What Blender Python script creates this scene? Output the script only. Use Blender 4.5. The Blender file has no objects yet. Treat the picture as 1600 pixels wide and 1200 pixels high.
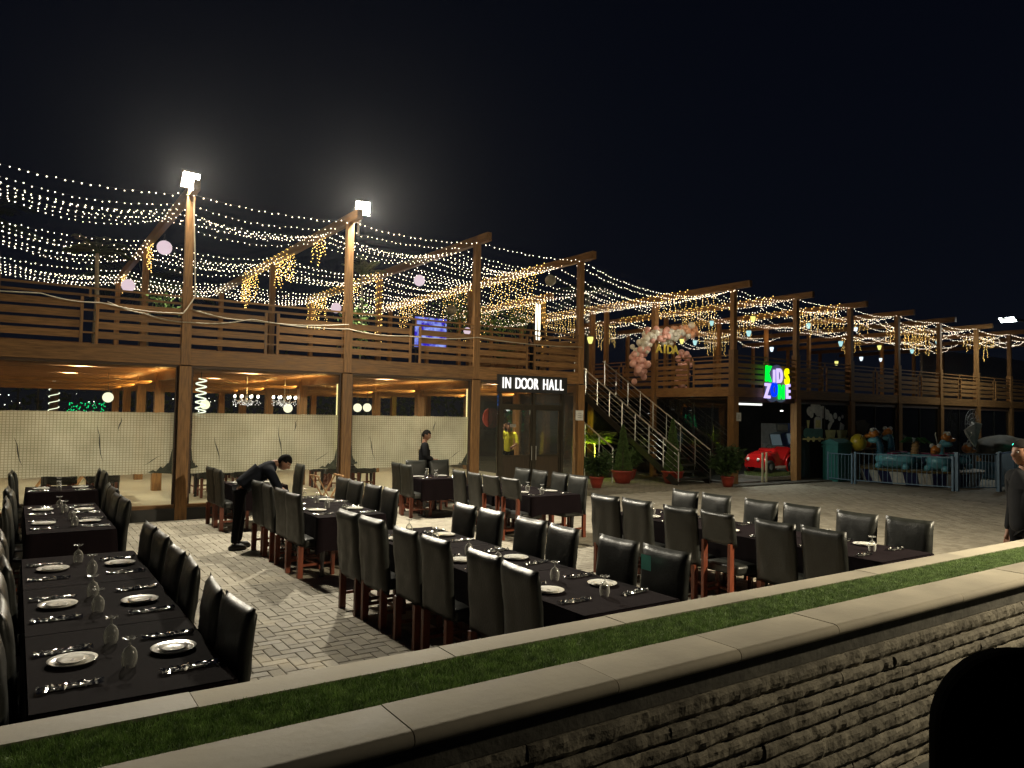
import bpy, bmesh, math, random
import numpy as np
from mathutils import Vector, Matrix, Euler, noise
R = math.radians
rnd = random.Random(7)
SC = bpy.context.scene
COL = SC.collection

# ---------------------------------------------------------------- camera
psi, pit, rol = R(34.0), R(2.29), R(1.03)
Fw = Vector((math.sin(psi)*math.cos(pit), math.cos(psi)*math.cos(pit), math.sin(pit)))
R0 = Vector((math.cos(psi), -math.sin(psi), 0)); U0 = R0.cross(Fw)
Rt = math.cos(rol)*R0 + math.sin(rol)*U0; Up = math.cos(rol)*U0 - math.sin(rol)*R0
cd = bpy.data.cameras.new('camera'); cam = bpy.data.objects.new('camera', cd); COL.objects.link(cam)
cm = Matrix((Rt, Up, -Fw)).transposed().to_4x4(); cm.translation = (0, 0, 2.1)
cam.matrix_world = cm
cd.sensor_width = 36; cd.lens = 1150/1600*36; cd.clip_start = .05; cd.clip_end = 900
SC.camera = cam

# ---------------------------------------------------------------- night sky
W = bpy.data.worlds.new('World'); SC.world = W; W.use_nodes = True
nt = W.node_tree; nt.nodes.clear()
wo = nt.nodes.new('ShaderNodeOutputWorld'); bg = nt.nodes.new('ShaderNodeBackground')
tc = nt.nodes.new('ShaderNodeTexCoord'); sp = nt.nodes.new('ShaderNodeSeparateXYZ')
rp = nt.nodes.new('ShaderNodeValToRGB')
nt.links.new(tc.outputs['Generated'], sp.inputs[0]); nt.links.new(sp.outputs['Z'], rp.inputs[0])
rp.color_ramp.elements[0].position = 0.0; rp.color_ramp.elements[0].color = (.0026, .0036, .0068, 1)
rp.color_ramp.elements[1].position = .6; rp.color_ramp.elements[1].color = (.0011, .0017, .0042, 1)
nt.links.new(rp.outputs[0], bg.inputs[0]); nt.links.new(bg.outputs[0], wo.inputs[0]); bg.inputs[1].default_value = 1.0

SC.view_settings.view_transform = 'Standard'; SC.view_settings.look = 'None'
SC.view_settings.exposure = 0; SC.view_settings.gamma = 1
cy = SC.cycles
cy.use_denoising = True; cy.sample_clamp_indirect = 1.5; cy.sample_clamp_direct = 0
cy.max_bounces = 7; cy.diffuse_bounces = 3; cy.glossy_bounces = 3; cy.transmission_bounces = 5; cy.transparent_max_bounces = 24
cy.caustics_reflective = False; cy.caustics_refractive = False
try: cy.use_light_tree = True
except Exception: pass

def lamp(name, kind, loc, power, color, size=.3, rot=None, aim=None, parent=None, size_y=None, spread=None, spot=None):
    l = bpy.data.lights.new(name, kind); l.energy = power; l.color = color
    if kind == 'AREA':
        l.size = size
        if size_y: l.shape = 'RECTANGLE'; l.size_y = size_y
        if spread: l.spread = spread
    else: l.shadow_soft_size = size
    if kind == 'SPOT': l.spot_size = spot or R(120); l.spot_blend = .6
    o = bpy.data.objects.new(name, l); COL.objects.link(o); o.location = loc
    if aim is not None:
        dv = (Vector(aim)-Vector(loc)).normalized()
        if size_y:
            zz = -dv; yy = (Vector((0, 1, 0))-zz*zz.y).normalized(); xx = yy.cross(zz); o.rotation_euler = Matrix((xx, yy, zz)).transposed().to_euler()
        else: o.rotation_euler = dv.to_track_quat('-Z', 'Y').to_euler()
    elif rot: o.rotation_euler = rot
    if parent:
        o.location = Vector(loc)-parent.location; o.parent = parent
    return o

# ---------------------------------------------------------------- materials
MC = {}
def mat(name, color, rough=.6, metal=0, var=.15, vscale=8, bump=.0, bscale=60, spec=.5, emis=None, estr=0, coat=0, trans=0, stretch=None, alpha=1, sheen=0, col2=None, detail=4, rvar=0):
    if name in MC: return MC[name]
    m = bpy.data.materials.new(name); m.use_nodes = True; n = m.node_tree; b = n.nodes['Principled BSDF']
    b.inputs['Roughness'].default_value = rough; b.inputs['Metallic'].default_value = metal
    b.inputs['Specular IOR Level'].default_value = spec; b.inputs['Coat Weight'].default_value = coat
    b.inputs['Transmission Weight'].default_value = trans; b.inputs['Alpha'].default_value = alpha
    if sheen: b.inputs['Sheen Weight'].default_value = sheen
    b.inputs['Base Color'].default_value = (*color, 1)
    if var or bump or col2:
        t = n.nodes.new('ShaderNodeTexCoord'); mp = n.nodes.new('ShaderNodeMapping'); n.links.new(t.outputs['Object'], mp.inputs[0])
        if stretch: mp.inputs['Scale'].default_value = stretch
        oi = n.nodes.new('ShaderNodeObjectInfo'); ml = n.nodes.new('ShaderNodeVectorMath'); ml.operation = 'MULTIPLY_ADD'
        n.links.new(oi.outputs['Random'], ml.inputs[0]); ml.inputs[1].default_value = (37, 91, 53); n.links.new(mp.outputs[0], ml.inputs[2])
    if var or col2:
        nz = n.nodes.new('ShaderNodeTexNoise'); nz.inputs['Scale'].default_value = vscale; nz.inputs['Detail'].default_value = detail
        n.links.new(ml.outputs[0], nz.inputs['Vector'])
        r = n.nodes.new('ShaderNodeValToRGB'); n.links.new(nz.outputs[0], r.inputs[0])
        c2 = col2 or tuple(min(1, c*(1+var)) for c in color)
        r.color_ramp.elements[0].position = .32; r.color_ramp.elements[0].color = (*[c*(1-var) for c in color], 1)
        r.color_ramp.elements[1].position = .68; r.color_ramp.elements[1].color = (*c2, 1)
        hs = n.nodes.new('ShaderNodeHueSaturation'); mr = n.nodes.new('ShaderNodeMapRange')
        n.links.new(oi.outputs['Random'], mr.inputs[0]); mr.inputs[3].default_value = 1-var*.7; mr.inputs[4].default_value = 1+var*.7
        n.links.new(mr.outputs[0], hs.inputs['Value']); n.links.new(r.outputs[0], hs.inputs['Color'])
        n.links.new(hs.outputs[0], b.inputs['Base Color'])
        if rvar:
            m2 = n.nodes.new('ShaderNodeMapRange'); n.links.new(nz.outputs[0], m2.inputs[0]); m2.inputs[1].default_value = .3; m2.inputs[2].default_value = .7
            m2.inputs[3].default_value = rough-rvar; m2.inputs[4].default_value = rough+rvar; n.links.new(m2.outputs[0], b.inputs['Roughness'])
    if bump:
        n2 = n.nodes.new('ShaderNodeTexNoise'); n2.inputs['Scale'].default_value = bscale; n2.inputs['Detail'].default_value = 5
        n.links.new(ml.outputs[0], n2.inputs['Vector']); bp = n.nodes.new('ShaderNodeBump'); bp.inputs['Strength'].default_value = bump
        bp.inputs['Distance'].default_value = .01; n.links.new(n2.outputs[0], bp.inputs['Height']); n.links.new(bp.outputs[0], b.inputs['Normal'])
    if emis:
        b.inputs['Emission Color'].default_value = (*emis, 1); b.inputs['Emission Strength'].default_value = estr
    MC[name] = m; return m

def emat(name, color, s, sample=True):
    if name in MC: return MC[name]
    m = bpy.data.materials.new(name); m.use_nodes = True; n = m.node_tree; n.nodes.clear()
    e = n.nodes.new('ShaderNodeEmission'); e.inputs[0].default_value = (*color, 1); e.inputs[1].default_value = s
    o = n.nodes.new('ShaderNodeOutputMaterial'); n.links.new(e.outputs[0], o.inputs[0])
    if not sample: m.cycles.emission_sampling = 'NONE'
    MC[name] = m; return m

def glassmat(name, tint=(.93, .95, .93), refl=1.0, rough=.02, dirt=.04):
    m = bpy.data.materials.new(name); m.use_nodes = True; n = m.node_tree; n.nodes.clear()
    o = n.nodes.new('ShaderNodeOutputMaterial'); t = n.nodes.new('ShaderNodeBsdfTransparent'); t.inputs[0].default_value = (*tint, 1)
    g = n.nodes.new('ShaderNodeBsdfGlossy'); g.inputs['Roughness'].default_value = rough
    fr = n.nodes.new('ShaderNodeFresnel'); fr.inputs[0].default_value = 1.45
    mu = n.nodes.new('ShaderNodeMath'); mu.operation = 'MULTIPLY'; mu.inputs[1].default_value = refl
    n.links.new(fr.outputs[0], mu.inputs[0]); mx = n.nodes.new('ShaderNodeMixShader')
    n.links.new(mu.outputs[0], mx.inputs[0]); n.links.new(t.outputs[0], mx.inputs[1]); n.links.new(g.outputs[0], mx.inputs[2])
    d = n.nodes.new('ShaderNodeBsdfDiffuse'); d.inputs[0].default_value = (.5, .5, .48, 1); m2 = n.nodes.new('ShaderNodeMixShader')
    m2.inputs[0].default_value = dirt; n.links.new(mx.outputs[0], m2.inputs[1]); n.links.new(d.outputs[0], m2.inputs[2])
    n.links.new(m2.outputs[0], o.inputs[0]); MC[name] = m; return m

WOODX = mat('stained_wood', (.23, .118, .042), .5, var=.34, vscale=5, stretch=(.7, 9, 9), bump=.25, bscale=9, spec=.35, rvar=.1)
WOODY = mat('stained_wood_depth', (.23, .118, .042), .5, var=.34, vscale=5, stretch=(9, .7, 9), bump=.25, bscale=9, spec=.35, rvar=.1)
WOODZ = mat('stained_wood_upright', (.24, .123, .043), .5, var=.34, vscale=5, stretch=(9, 9, .7), bump=.25, bscale=9, spec=.35, rvar=.1)
DARKW = mat('dark_wood', (.06, .032, .018), .6, var=.3, vscale=5, stretch=(.7, 9, 9))
BLACK = mat('black_paint', (.012, .012, .012), .5)
STEEL = mat('brushed_steel', (.62, .62, .60), .28, 1, var=.08)
DGREY = mat('dark_metal', (.035, .033, .03), .4, .6, var=.2)
GLASS = glassmat('window_glass', refl=.9, dirt=.02)
DGLASS = glassmat('dark_window_glass', tint=(.55, .58, .56), refl=1.3, dirt=.012)

# ---------------------------------------------------------------- mesh builder
class B:
    def __init__(s): s.v = []; s.f = []
    def add(s, vs, fs):
        k = len(s.v); s.v += [tuple(p) for p in vs]; s.f += [tuple(i+k for i in f) for f in fs]; return s
    def box(s, x0, x1, y0, y1, z0, z1):
        return s.add([(x0,y0,z0),(x1,y0,z0),(x1,y1,z0),(x0,y1,z0),(x0,y0,z1),(x1,y0,z1),(x1,y1,z1),(x0,y1,z1)],
                     [(0,3,2,1),(4,5,6,7),(0,1,5,4),(1,2,6,5),(2,3,7,6),(3,0,4,7)])
    def obox(s, c, ux, uy, uz):
        c, ux, uy, uz = map(Vector, (c, ux, uy, uz))
        return s.add([c-ux-uy-uz,c+ux-uy-uz,c+ux+uy-uz,c-ux+uy-uz,c-ux-uy+uz,c+ux-uy+uz,c+ux+uy+uz,c-ux+uy+uz],
                     [(0,3,2,1),(4,5,6,7),(0,1,5,4),(1,2,6,5),(2,3,7,6),(3,0,4,7)])
    def bar(s, p, q, w, h):
        p, q = Vector(p), Vector(q); d = q-p; L = d.length; d.normalize()
        a = Vector((0, 0, 1)) if abs(d.z) < .95 else Vector((1, 0, 0))
        r = d.cross(a).normalized(); u = r.cross(d)
        return s.obox((p+q)/2, d*L/2, r*w/2, u*h/2)
    def tube(s, pts, r, n=6, cap=True):
        pts = [Vector(p) for p in pts]; k = len(s.v); N = len(pts)
        rs = r if isinstance(r, (list, tuple)) else [r]*N
        pr = None
        for i, p in enumerate(pts):
            d = (pts[min(i+1, N-1)]-pts[max(i-1, 0)])
            d = d.normalized() if d.length > 1e-9 else Vector((0, 0, 1))
            if pr is None:
                a = Vector((0, 0, 1)) if abs(d.z) < .9 else Vector((1, 0, 0)); x = d.cross(a).normalized()
            else:
                x = (pr-d*pr.dot(d)); x = x.normalized() if x.length > 1e-6 else d.orthogonal().normalized()
            pr = x; y = d.cross(x)
            for j in range(n):
                t = 2*math.pi*j/n; s.v.append(tuple(p+(x*math.cos(t)+y*math.sin(t))*rs[i]))
        for i in range(N-1):
            for j in range(n):
                s.f.append((k+i*n+j, k+i*n+(j+1) % n, k+(i+1)*n+(j+1) % n, k+(i+1)*n+j))
        if cap:
            s.f.append(tuple(k+j for j in reversed(range(n)))); s.f.append(tuple(k+(N-1)*n+j for j in range(n)))
        return s
    def lathe(s, prof, c=(0, 0, 0), n=16, sx=1, sy=1):
        k = len(s.v); N = len(prof)
        for r, z in prof:
            for j in range(n):
                t = 2*math.pi*j/n; s.v.append((c[0]+r*math.cos(t)*sx, c[1]+r*math.sin(t)*sy, c[2]+z))
        for i in range(N-1):
            for j in range(n):
                s.f.append((k+i*n+j, k+i*n+(j+1) % n, k+(i+1)*n+(j+1) % n, k+(i+1)*n+j))
        return s
    def ball(s, c, r, n=12, m=8, sc=(1, 1, 1)):
        return s.lathe([(max(1e-4, math.sin(math.pi*i/m))*r, -math.cos(math.pi*i/m)*r*sc[2]) for i in range(m+1)], c, n, sc[0], sc[1])
    def octa(s, c, r):
        x, y, z = c
        return s.add([(x+r,y,z),(x-r,y,z),(x,y+r,z),(x,y-r,z),(x,y,z+r),(x,y,z-r)],
                     [(0,2,4),(2,1,4),(1,3,4),(3,0,4),(2,0,5),(1,2,5),(3,1,5),(0,3,5)])
    def prism(s, poly, y0, y1):   # outline in xz, extruded in y
        k = len(s.v); n = len(poly)
        for y in (y0, y1):
            for x, z in poly: s.v.append((x, y, z))
        s.f.append(tuple(k+i for i in range(n))); s.f.append(tuple(k+n+i for i in reversed(range(n))))
        for i in range(n): s.f.append((k+i, k+n+i, k+n+(i+1) % n, k+(i+1) % n))
        return s
    def prismx(s, poly, x0, x1):  # outline in yz, extruded in x
        k = len(s.v); n = len(poly)
        for x in (x0, x1):
            for y, z in poly: s.v.append((x, y, z))
        s.f.append(tuple(k+i for i in reversed(range(n)))); s.f.append(tuple(k+n+i for i in range(n)))
        for i in range(n): s.f.append((k+i, k+(i+1) % n, k+n+(i+1) % n, k+n+i))
        return s
    def mesh(s, name, m, smooth=False, off=None):
        me = bpy.data.meshes.new(name)
        v = s.v
        if off is not None: v = [(a-off[0], b-off[1], c-off[2]) for a, b, c in v]
        me.from_pydata(v, [], s.f); me.materials.append(m)
        if smooth: me.polygons.foreach_set('use_smooth', [True]*len(me.polygons))
        me.update(); return me
    def build(s, name, m, parent=None, smooth=False, world=True, kind=None, label=None, loc=None):
        off = world_origin(parent) if (parent is not None and world) else None
        if parent is None and loc is not None: off = loc
        o = bpy.data.objects.new(name, s.mesh(name, m, smooth, off)); COL.objects.link(o)
        if parent is not None: o.parent = parent
        elif loc is not None: o.location = loc
        if kind: o['kind'] = kind
        if label: o['label'] = label
        return o
def world_origin(p):
    v = Vector((0, 0, 0))
    while p is not None: v = v+p.location; p = p.parent
    return v
def meshobj(name, me, parent=None, loc=(0, 0, 0), rot=(0, 0, 0)):
    o = bpy.data.objects.new(name, me); COL.objects.link(o); o.location = loc; o.rotation_euler = rot
    if parent is not None: o.parent = parent
    return o
def tag(o, label, cat, group=None):
    o['label'] = label; o['category'] = cat
    if group: o['group'] = group
    return o
def thing(name, label, cat, loc=(0, 0, 0), rz=0, group=None):
    o = bpy.data.objects.new(name, None); COL.objects.link(o); o.location = loc; o.rotation_euler = (0, 0, rz)
    o.empty_display_size = .1
    return tag(o, label, cat, group)
def copytree(o, loc=None, rz=None, label=None, group=None, parent=None):
    c = o.copy(); COL.objects.link(c)
    if parent is not None: c.parent = parent
    if loc is not None: c.location = loc
    if rz is not None: c.rotation_euler = (0, 0, rz)
    if label: c['label'] = label
    if group: c['group'] = group
    for ch in o.children: copytree(ch, parent=c)
    return c
def struct(o): o['kind'] = 'structure'; return o
def rbox(w, d, h, bev, seg=2, name='x', m=None, subdiv=0, fn=None):
    bm = bmesh.new(); bmesh.ops.create_cube(bm, size=1)
    bmesh.ops.scale(bm, vec=(w, d, h), verts=bm.verts)
    if subdiv: bmesh.ops.subdivide_edges(bm, edges=bm.edges, cuts=subdiv, use_grid_fill=True)
    if bev:
        es = [e for e in bm.edges if len(e.link_faces) == 2 and e.calc_face_angle(0) > .5]
        bmesh.ops.bevel(bm, geom=es, offset=bev, segments=seg, affect='EDGES', profile=.5)
    if fn:
        for v in bm.verts: v.co = fn(v.co)
    me = bpy.data.meshes.new(name); bm.to_mesh(me); bm.free()
    me.polygons.foreach_set('use_smooth', [True]*len(me.polygons))
    if m: me.materials.append(m)
    return me
def ordn(i): return ['first', 'second', 'third', 'fourth', 'fifth', 'sixth', 'seventh', 'eighth', 'ninth', 'tenth', 'eleventh', 'twelfth', 'thirteenth', 'fourteenth', 'fifteenth', 'sixteenth', 'seventeenth', 'eighteenth', 'nineteenth', 'twentieth'][i]
# ================================================================ ground
DEEP = mat('paver_joint_sand', (.075, .068, .054), .95, var=.2)
g = B(); g.add([(-60, 2.6, -.06), (140, 2.6, -.06), (140, 150, -.06), (-60, 150, -.06)], [(0, 1, 2, 3)])
ground = struct(g.build('ground', DEEP))
# herringbone pavers: 0.22 x 0.11
PAV = mat('concrete_paver', (.34, .305, .24), .78, var=.22, vscale=3, bump=.35, bscale=45, rvar=.12)
def herring(x0, x1, y0, y1, a=.11):
    out = []
    n0, n1 = int(x0/a)-2, int(x1/a)+2; m0, m1 = int(y0/a)-2, int(y1/a)+2
    for i in range(n0, n1):
        for j in range(m0, m1):
            k = (i-j) % 4
            if k == 0: out.append((i*a, (i+2)*a, j*a, (j+1)*a))
            elif k == 2: out.append((i*a, (i+1)*a, (j-1)*a, (j+1)*a))
    return [q for q in out if x0 < (q[0]+q[1])/2 < x1 and y0 < (q[2]+q[3])/2 < y1]
# k==0 horizontal covers (i,j),(i+1,j); k==2 vertical covers (i,j),(i,j-1)
pr = random.Random(3)
def pav(bd, q, gp=.0028):
    x0, x1, y0, y1 = q[0]+gp, q[1]-gp, q[2]+gp, q[3]-gp; t = pr.uniform(-.0015, .0015); tx = pr.uniform(-.001, .001); c = .006
    z = [t-tx, t+tx, t+tx, t-tx]
    bd.add([(x0,y0,-.055),(x1,y0,-.055),(x1,y1,-.055),(x0,y1,-.055),(x0,y0,z[0]-c*.7),(x1,y0,z[1]-c*.7),(x1,y1,z[2]-c*.7),(x0,y1,z[3]-c*.7),
            (x0+c,y0+c,z[0]),(x1-c,y0+c,z[1]),(x1-c,y1-c,z[2]),(x0+c,y1-c,z[3])],
           [(0,1,5,4),(1,2,6,5),(2,3,7,6),(3,0,4,7),(4,5,9,8),(5,6,10,9),(6,7,11,10),(7,4,8,11),(8,9,10,11)])
allp = herring(-3.5, 21, 2.75, 14.78)
def vis(q):   # nearest open strip between the tables, largest in view
    x, y = (q[0]+q[1])/2, (q[2]+q[3])/2
    return 1.15 < x < 3.4 and 4.15 < y < 8.2
near = [q for q in allp if vis(q)]
near.sort(key=lambda q: q[0]**2+q[2]**2); near = near[:300]
ns = set(near)
pool = []
for o_ in range(2):
    for k in range(6):
        b_ = B(); pav(b_, (0, .22, 0, .11) if o_ == 0 else (0, .11, 0, .22)); pool.append((o_, b_.mesh('paver', PAV)))
for q in near:
    o_ = 0 if q[1]-q[0] > .15 else 1
    me = pr.choice([p for oo, p in pool if oo == o_])
    meshobj('paver', me, ground, (q[0], q[2], 0))
# the rest as one sheet of joined pavers with a per-paver tone
rest = [q for q in allp if q not in ns]
b_ = B()
for q in rest: pav(b_, q)
PAV2 = bpy.data.materials.new('concrete_pavers_joined'); PAV2.use_nodes = True
def paver_nodes(m, rand_attr):
    n = m.node_tree; b = n.nodes['Principled BSDF']; b.inputs['Roughness'].default_value = .78
    a = n.nodes.new('ShaderNodeAttribute'); a.attribute_name = 'tone'
    t = n.nodes.new('ShaderNodeTexCoord'); nz = n.nodes.new('ShaderNodeTexNoise'); nz.inputs['Scale'].default_value = 1.1; nz.inputs['Detail'].default_value = 8
    n.links.new(t.outputs['Object'], nz.inputs['Vector'])
    ad = n.nodes.new('ShaderNodeMath'); ad.operation = 'MULTIPLY_ADD'; ad.inputs[1].default_value = .45
    n.links.new(a.outputs['Fac'], ad.inputs[0]); n.links.new(nz.outputs[0], ad.inputs[2])
    r = n.nodes.new('ShaderNodeValToRGB'); n.links.new(ad.outputs[0], r.inputs[0])
    r.color_ramp.elements[0].position = .35; r.color_ramp.elements[0].color = (.265, .236, .182, 1)
    r.color_ramp.elements[1].position = 1.0; r.color_ramp.elements[1].color = (.42, .382, .305, 1)
    n.links.new(r.outputs[0], b.inputs['Base Color'])
    n2 = n.nodes.new('ShaderNodeTexNoise'); n2.inputs['Scale'].default_value = 45; n.links.new(t.outputs['Object'], n2.inputs['Vector'])
    bp = n.nodes.new('ShaderNodeBump'); bp.inputs['Strength'].default_value = .35; bp.inputs['Distance'].default_value = .01
    n.links.new(n2.outputs[0], bp.inputs['Height']); n.links.new(bp.outputs[0], b.inputs['Normal'])
paver_nodes(PAV2, True)
pm = b_.mesh('paving', PAV2)
at = pm.attributes.new('tone', 'FLOAT', 'FACE')
at.data.foreach_set('value', np.repeat(np.array([pr.random() for _ in rest]), 9).astype(np.float32))
po = meshobj('paving', pm, ground); po['kind'] = 'stuff'
# far courtyard: same pavers, joints carried by the material
FP = bpy.data.materials.new('far_pavers'); FP.use_nodes = True
n = FP.node_tree; b = n.nodes['Principled BSDF']; b.inputs['Roughness'].default_value = .8
t = n.nodes.new('ShaderNodeTexCoord'); br = n.nodes.new('ShaderNodeTexBrick'); n.links.new(t.outputs['Object'], br.inputs['Vector'])
br.inputs['Scale'].default_value = 1; br.inputs['Brick Width'].default_value = .22; br.inputs['Row Height'].default_value = .11; br.inputs['Mortar Size'].default_value = .006
br.inputs['Color1'].default_value = (.31, .275, .21, 1); br.inputs['Color2'].default_value = (.42, .38, .305, 1); br.inputs['Mortar'].default_value = (.1, .09, .07, 1)
nz = n.nodes.new('ShaderNodeTexNoise'); nz.inputs['Scale'].default_value = .6; nz.inputs['Detail'].default_value = 6; n.links.new(t.outputs['Object'], nz.inputs['Vector'])
mx = n.nodes.new('ShaderNodeMixRGB'); mx.blend_type = 'MULTIPLY'; mx.inputs[0].default_value = .8
rr = n.nodes.new('ShaderNodeValToRGB'); n.links.new(nz.outputs[0], rr.inputs[0]); rr.color_ramp.elements[0].position = .3; rr.color_ramp.elements[0].color = (.6, .58, .54, 1); rr.color_ramp.elements[1].position = .65
n.links.new(br.outputs[0], mx.inputs[1]); n.links.new(rr.outputs[0], mx.inputs[2]); n.links.new(mx.outputs[0], b.inputs['Base Color'])
fb = B()
for x0, x1, y0, y1 in ((21.01, 80, 2.75, 14.78), (-3.5, 80, 14.78, 80), (-40, -3.51, 2.75, 80)):
    fb.add([(x0, y0, -.001), (x1, y0, -.001), (x1, y1, -.001), (x0, y1, -.001)], [(0, 1, 2, 3)])
struct(fb.build('courtyard', FP))
tb = B(); tb.add([(-20, -20, .34), (60, -20, .34), (60, 2.06, .34), (-20, 2.06, .34)], [(0, 1, 2, 3)])
struct(tb.build('terrace_floor', mat('terrace_tile', (.05, .052, .045), .55, var=.3, vscale=3)))

# ================================================================ planter wall
wall = thing('stone_wall', 'low ledge stone wall capped with pale slabs and a strip of green artificial turf', 'wall', (0, 2.3, .34))
CAP = mat('cream_stone_cap', (.37, .335, .27), .75, var=.13, vscale=2.2, bump=.16, bscale=30, rvar=.1, spec=.22, col2=(.46, .415, .325), detail=12)
CONC = mat('cement_render', (.085, .08, .066), .9, var=.35, vscale=6, bump=.5, bscale=30)
B().box(-3, 14, 2.05, 2.68, .25, 1.095).build('core', CONC, wall)
# outer caps with a round nose towards the terrace
def noseprof(y_out, y_in, z0, z1, flip=1):
    r = (z1-z0)/2; pts = [(y_in, z1)]
    for k in range(0, 7):
        a = math.pi/2+math.pi*k/6
        pts.append((y_out+flip*(r+math.cos(a)*r), z0+r+math.sin(a)*r))
    pts.append((y_in, z0)); return pts
s_ = -2.6
cuts_o = [-2.6, -1.7, -.75, .12, 1.02, 1.83, 2.5, 3.19, 4.37, 5.3, 6.2, 7.1, 8.0, 9.0, 10, 11]
for a, c in zip(cuts_o[:-1], cuts_o[1:]):
    bb = B(); dz = pr.uniform(-.0015, .0015); bb.prismx(noseprof(1.992, 2.238, 1.096+dz, 1.15+dz), a+.002, c-.002); bb.build('cap_stone', CAP, wall, smooth=True).data.set_sharp_from_angle(angle=R(40))
cuts_i = [-2.4, -1.4, -.3, .52, 1.46, 2.35, 3.3, 4.45, 5.6, 6.7, 7.8, 9, 10.2, 11]
for a, c in zip(cuts_i[:-1], cuts_i[1:]):
    bb = B(); dz = pr.uniform(-.0015, .0015)
    pts = [(y, z) for y, z in noseprof(-2.69, -2.522, 1.096+dz, 1.15+dz)]
    bb.prismx([(-y, z) for y, z in pts][::-1], a+.002, c-.002); bb.build('cap_stone', CAP, wall, smooth=True).data.set_sharp_from_angle(angle=R(40))
# turf: thousands of blades, countless
nr = np.random.default_rng(5)
def turf(x0, x1, y0, y1, z, N, h=.02, name='turf', parent=None, w=.0026):
    px = nr.uniform(x0, x1, N); py = nr.uniform(y0, y1, N); an = nr.uniform(0, 2*np.pi, N); hh = h*nr.uniform(.6, 1.25, N)
    lx = nr.normal(0, .42, N)*hh; ly = nr.normal(0, .42, N)*hh
    V = np.zeros((N, 3, 3)); dx = np.cos(an)*w; dy = np.sin(an)*w
    V[:, 0] = np.stack([px-dx, py-dy, np.full(N, z)], 1); V[:, 1] = np.stack([px+dx, py+dy, np.full(N, z)], 1)
    V[:, 2] = np.stack([px+lx, py+ly, z+hh], 1)
    off = world_origin(parent) if parent else Vector((0, 0, 0))
    V = V.reshape(-1, 3)-np.array(off)
    me = bpy.data.meshes.new(name); me.vertices.add(3*N); me.vertices.foreach_set('co', V.ravel())
    me.loops.add(3*N); me.loops.foreach_set('vertex_index', np.arange(3*N)); me.polygons.add(N)
    me.polygons.foreach_set('loop_start', np.arange(0, 3*N, 3)); me.polygons.foreach_set('loop_total', np.full(N, 3)); me.update()
    return me
TURF = mat('turf_green', (.20, .31, .10), .7, var=.3, vscale=22, col2=(.33, .45, .17), detail=3)
B().box(-2.5, 11, 2.2385, 2.5215, 1.0955, 1.139).build('turf_backing', mat('turf_base', (.05, .10, .03), .9, var=.3, vscale=20), wall)
tm = turf(-.3, 9.5, 2.240, 2.520, 1.139, 190000, parent=wall, w=.0019, h=.014); tm.materials.append(TURF)
to = meshobj('turf', tm, wall); to['kind'] = 'stuff'
# ledge stones
LS = mat('ledge_stone', (.17, .15, .112), .85, var=.38, vscale=7, bump=.9, bscale=38, col2=(.26, .235, .18), detail=8)
sr = random.Random(11)
z1 = 1.0; row = 0
B().box(-3, 11, 2.035, 2.0499, 1.0, 1.0955).build('mortar_band', CONC, wall)
while z1 > .33:
    h = sr.choice([.062, .068, .074, .08]); x = -.2+sr.uniform(0, .2); z0 = z1-h; rowp = sr.uniform(-.012, .010)
    while x < 7.5:
        L = sr.uniform(.4, 1.1); bb = B(); nx, nz_ = max(8, int(L/.028)), 4; pro = 2.014+rowp+sr.uniform(-.004, .004)
        vs = []; sd = sr.uniform(0, 100)
        gx0, gx1, gz0, gz1 = x+.0015, x+L-.0015, z0+.003, z1-.003
        for j in range(nz_+1):
            for i in range(nx+1):
                px, pz = gx0+(gx1-gx0)*i/nx, gz0+(gz1-gz0)*j/nz_
                d = noise.noise(Vector((px*16+sd, pz*14, sd)))*.009+abs(noise.noise(Vector((px*44, pz*44, sd))))*.012-.008*math.sin(math.pi*j/nz_)**.5
                if j == 0: d += .006
                if j in (0, nz_) : pz += noise.noise(Vector((px*25, sd, 3)))*.002
                vs.append((px, pro+d, pz))
        fs = []
        for j in range(nz_):
            for i in range(nx): a = j*(nx+1)+i; fs.append((a, a+1, a+nx+2, a+nx+1))
        k = len(vs)
        rim = [i for i in range(nx+1)]+[(j)*(nx+1)+nx for j in range(1, nz_+1)]+[nz_*(nx+1)+i for i in range(nx-1, -1, -1)]+[j*(nx+1) for j in range(nz_-1, 0, -1)]
        for i in rim: vs.append((vs[i][0], 2.052, vs[i][2]))
        for q in range(len(rim)):
            q2 = (q+1) % len(rim); fs.append((rim[q2], rim[q], k+q, k+q2))
        bb.add(vs, fs); bb.build('ledge_stone', LS, wall)
        x += L
    z1 = z0; row += 1
# ================================================================ timber pergola buildings
BULB = emat('string_bulb', (1, .83, .60), 10, sample=False)
BULBG = emat('golden_bulb', (1, .62, .16), 7, sample=False)
WIRE = mat('dark_cable', (.02, .018, .014), .6, var=0)
STRIP = emat('warm_led_strip', (1, .62, .18), 14)
FLO = mat('pale_plank_floor', (.38, .345, .25), .4, var=.25, vscale=2.5, stretch=(.5, 5, 1), rvar=.1)
CEIL = mat('ceiling_timber', (.20, .10, .045), .5, var=.3, vscale=5, stretch=(.7, 9, 9), spec=.3)

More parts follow.
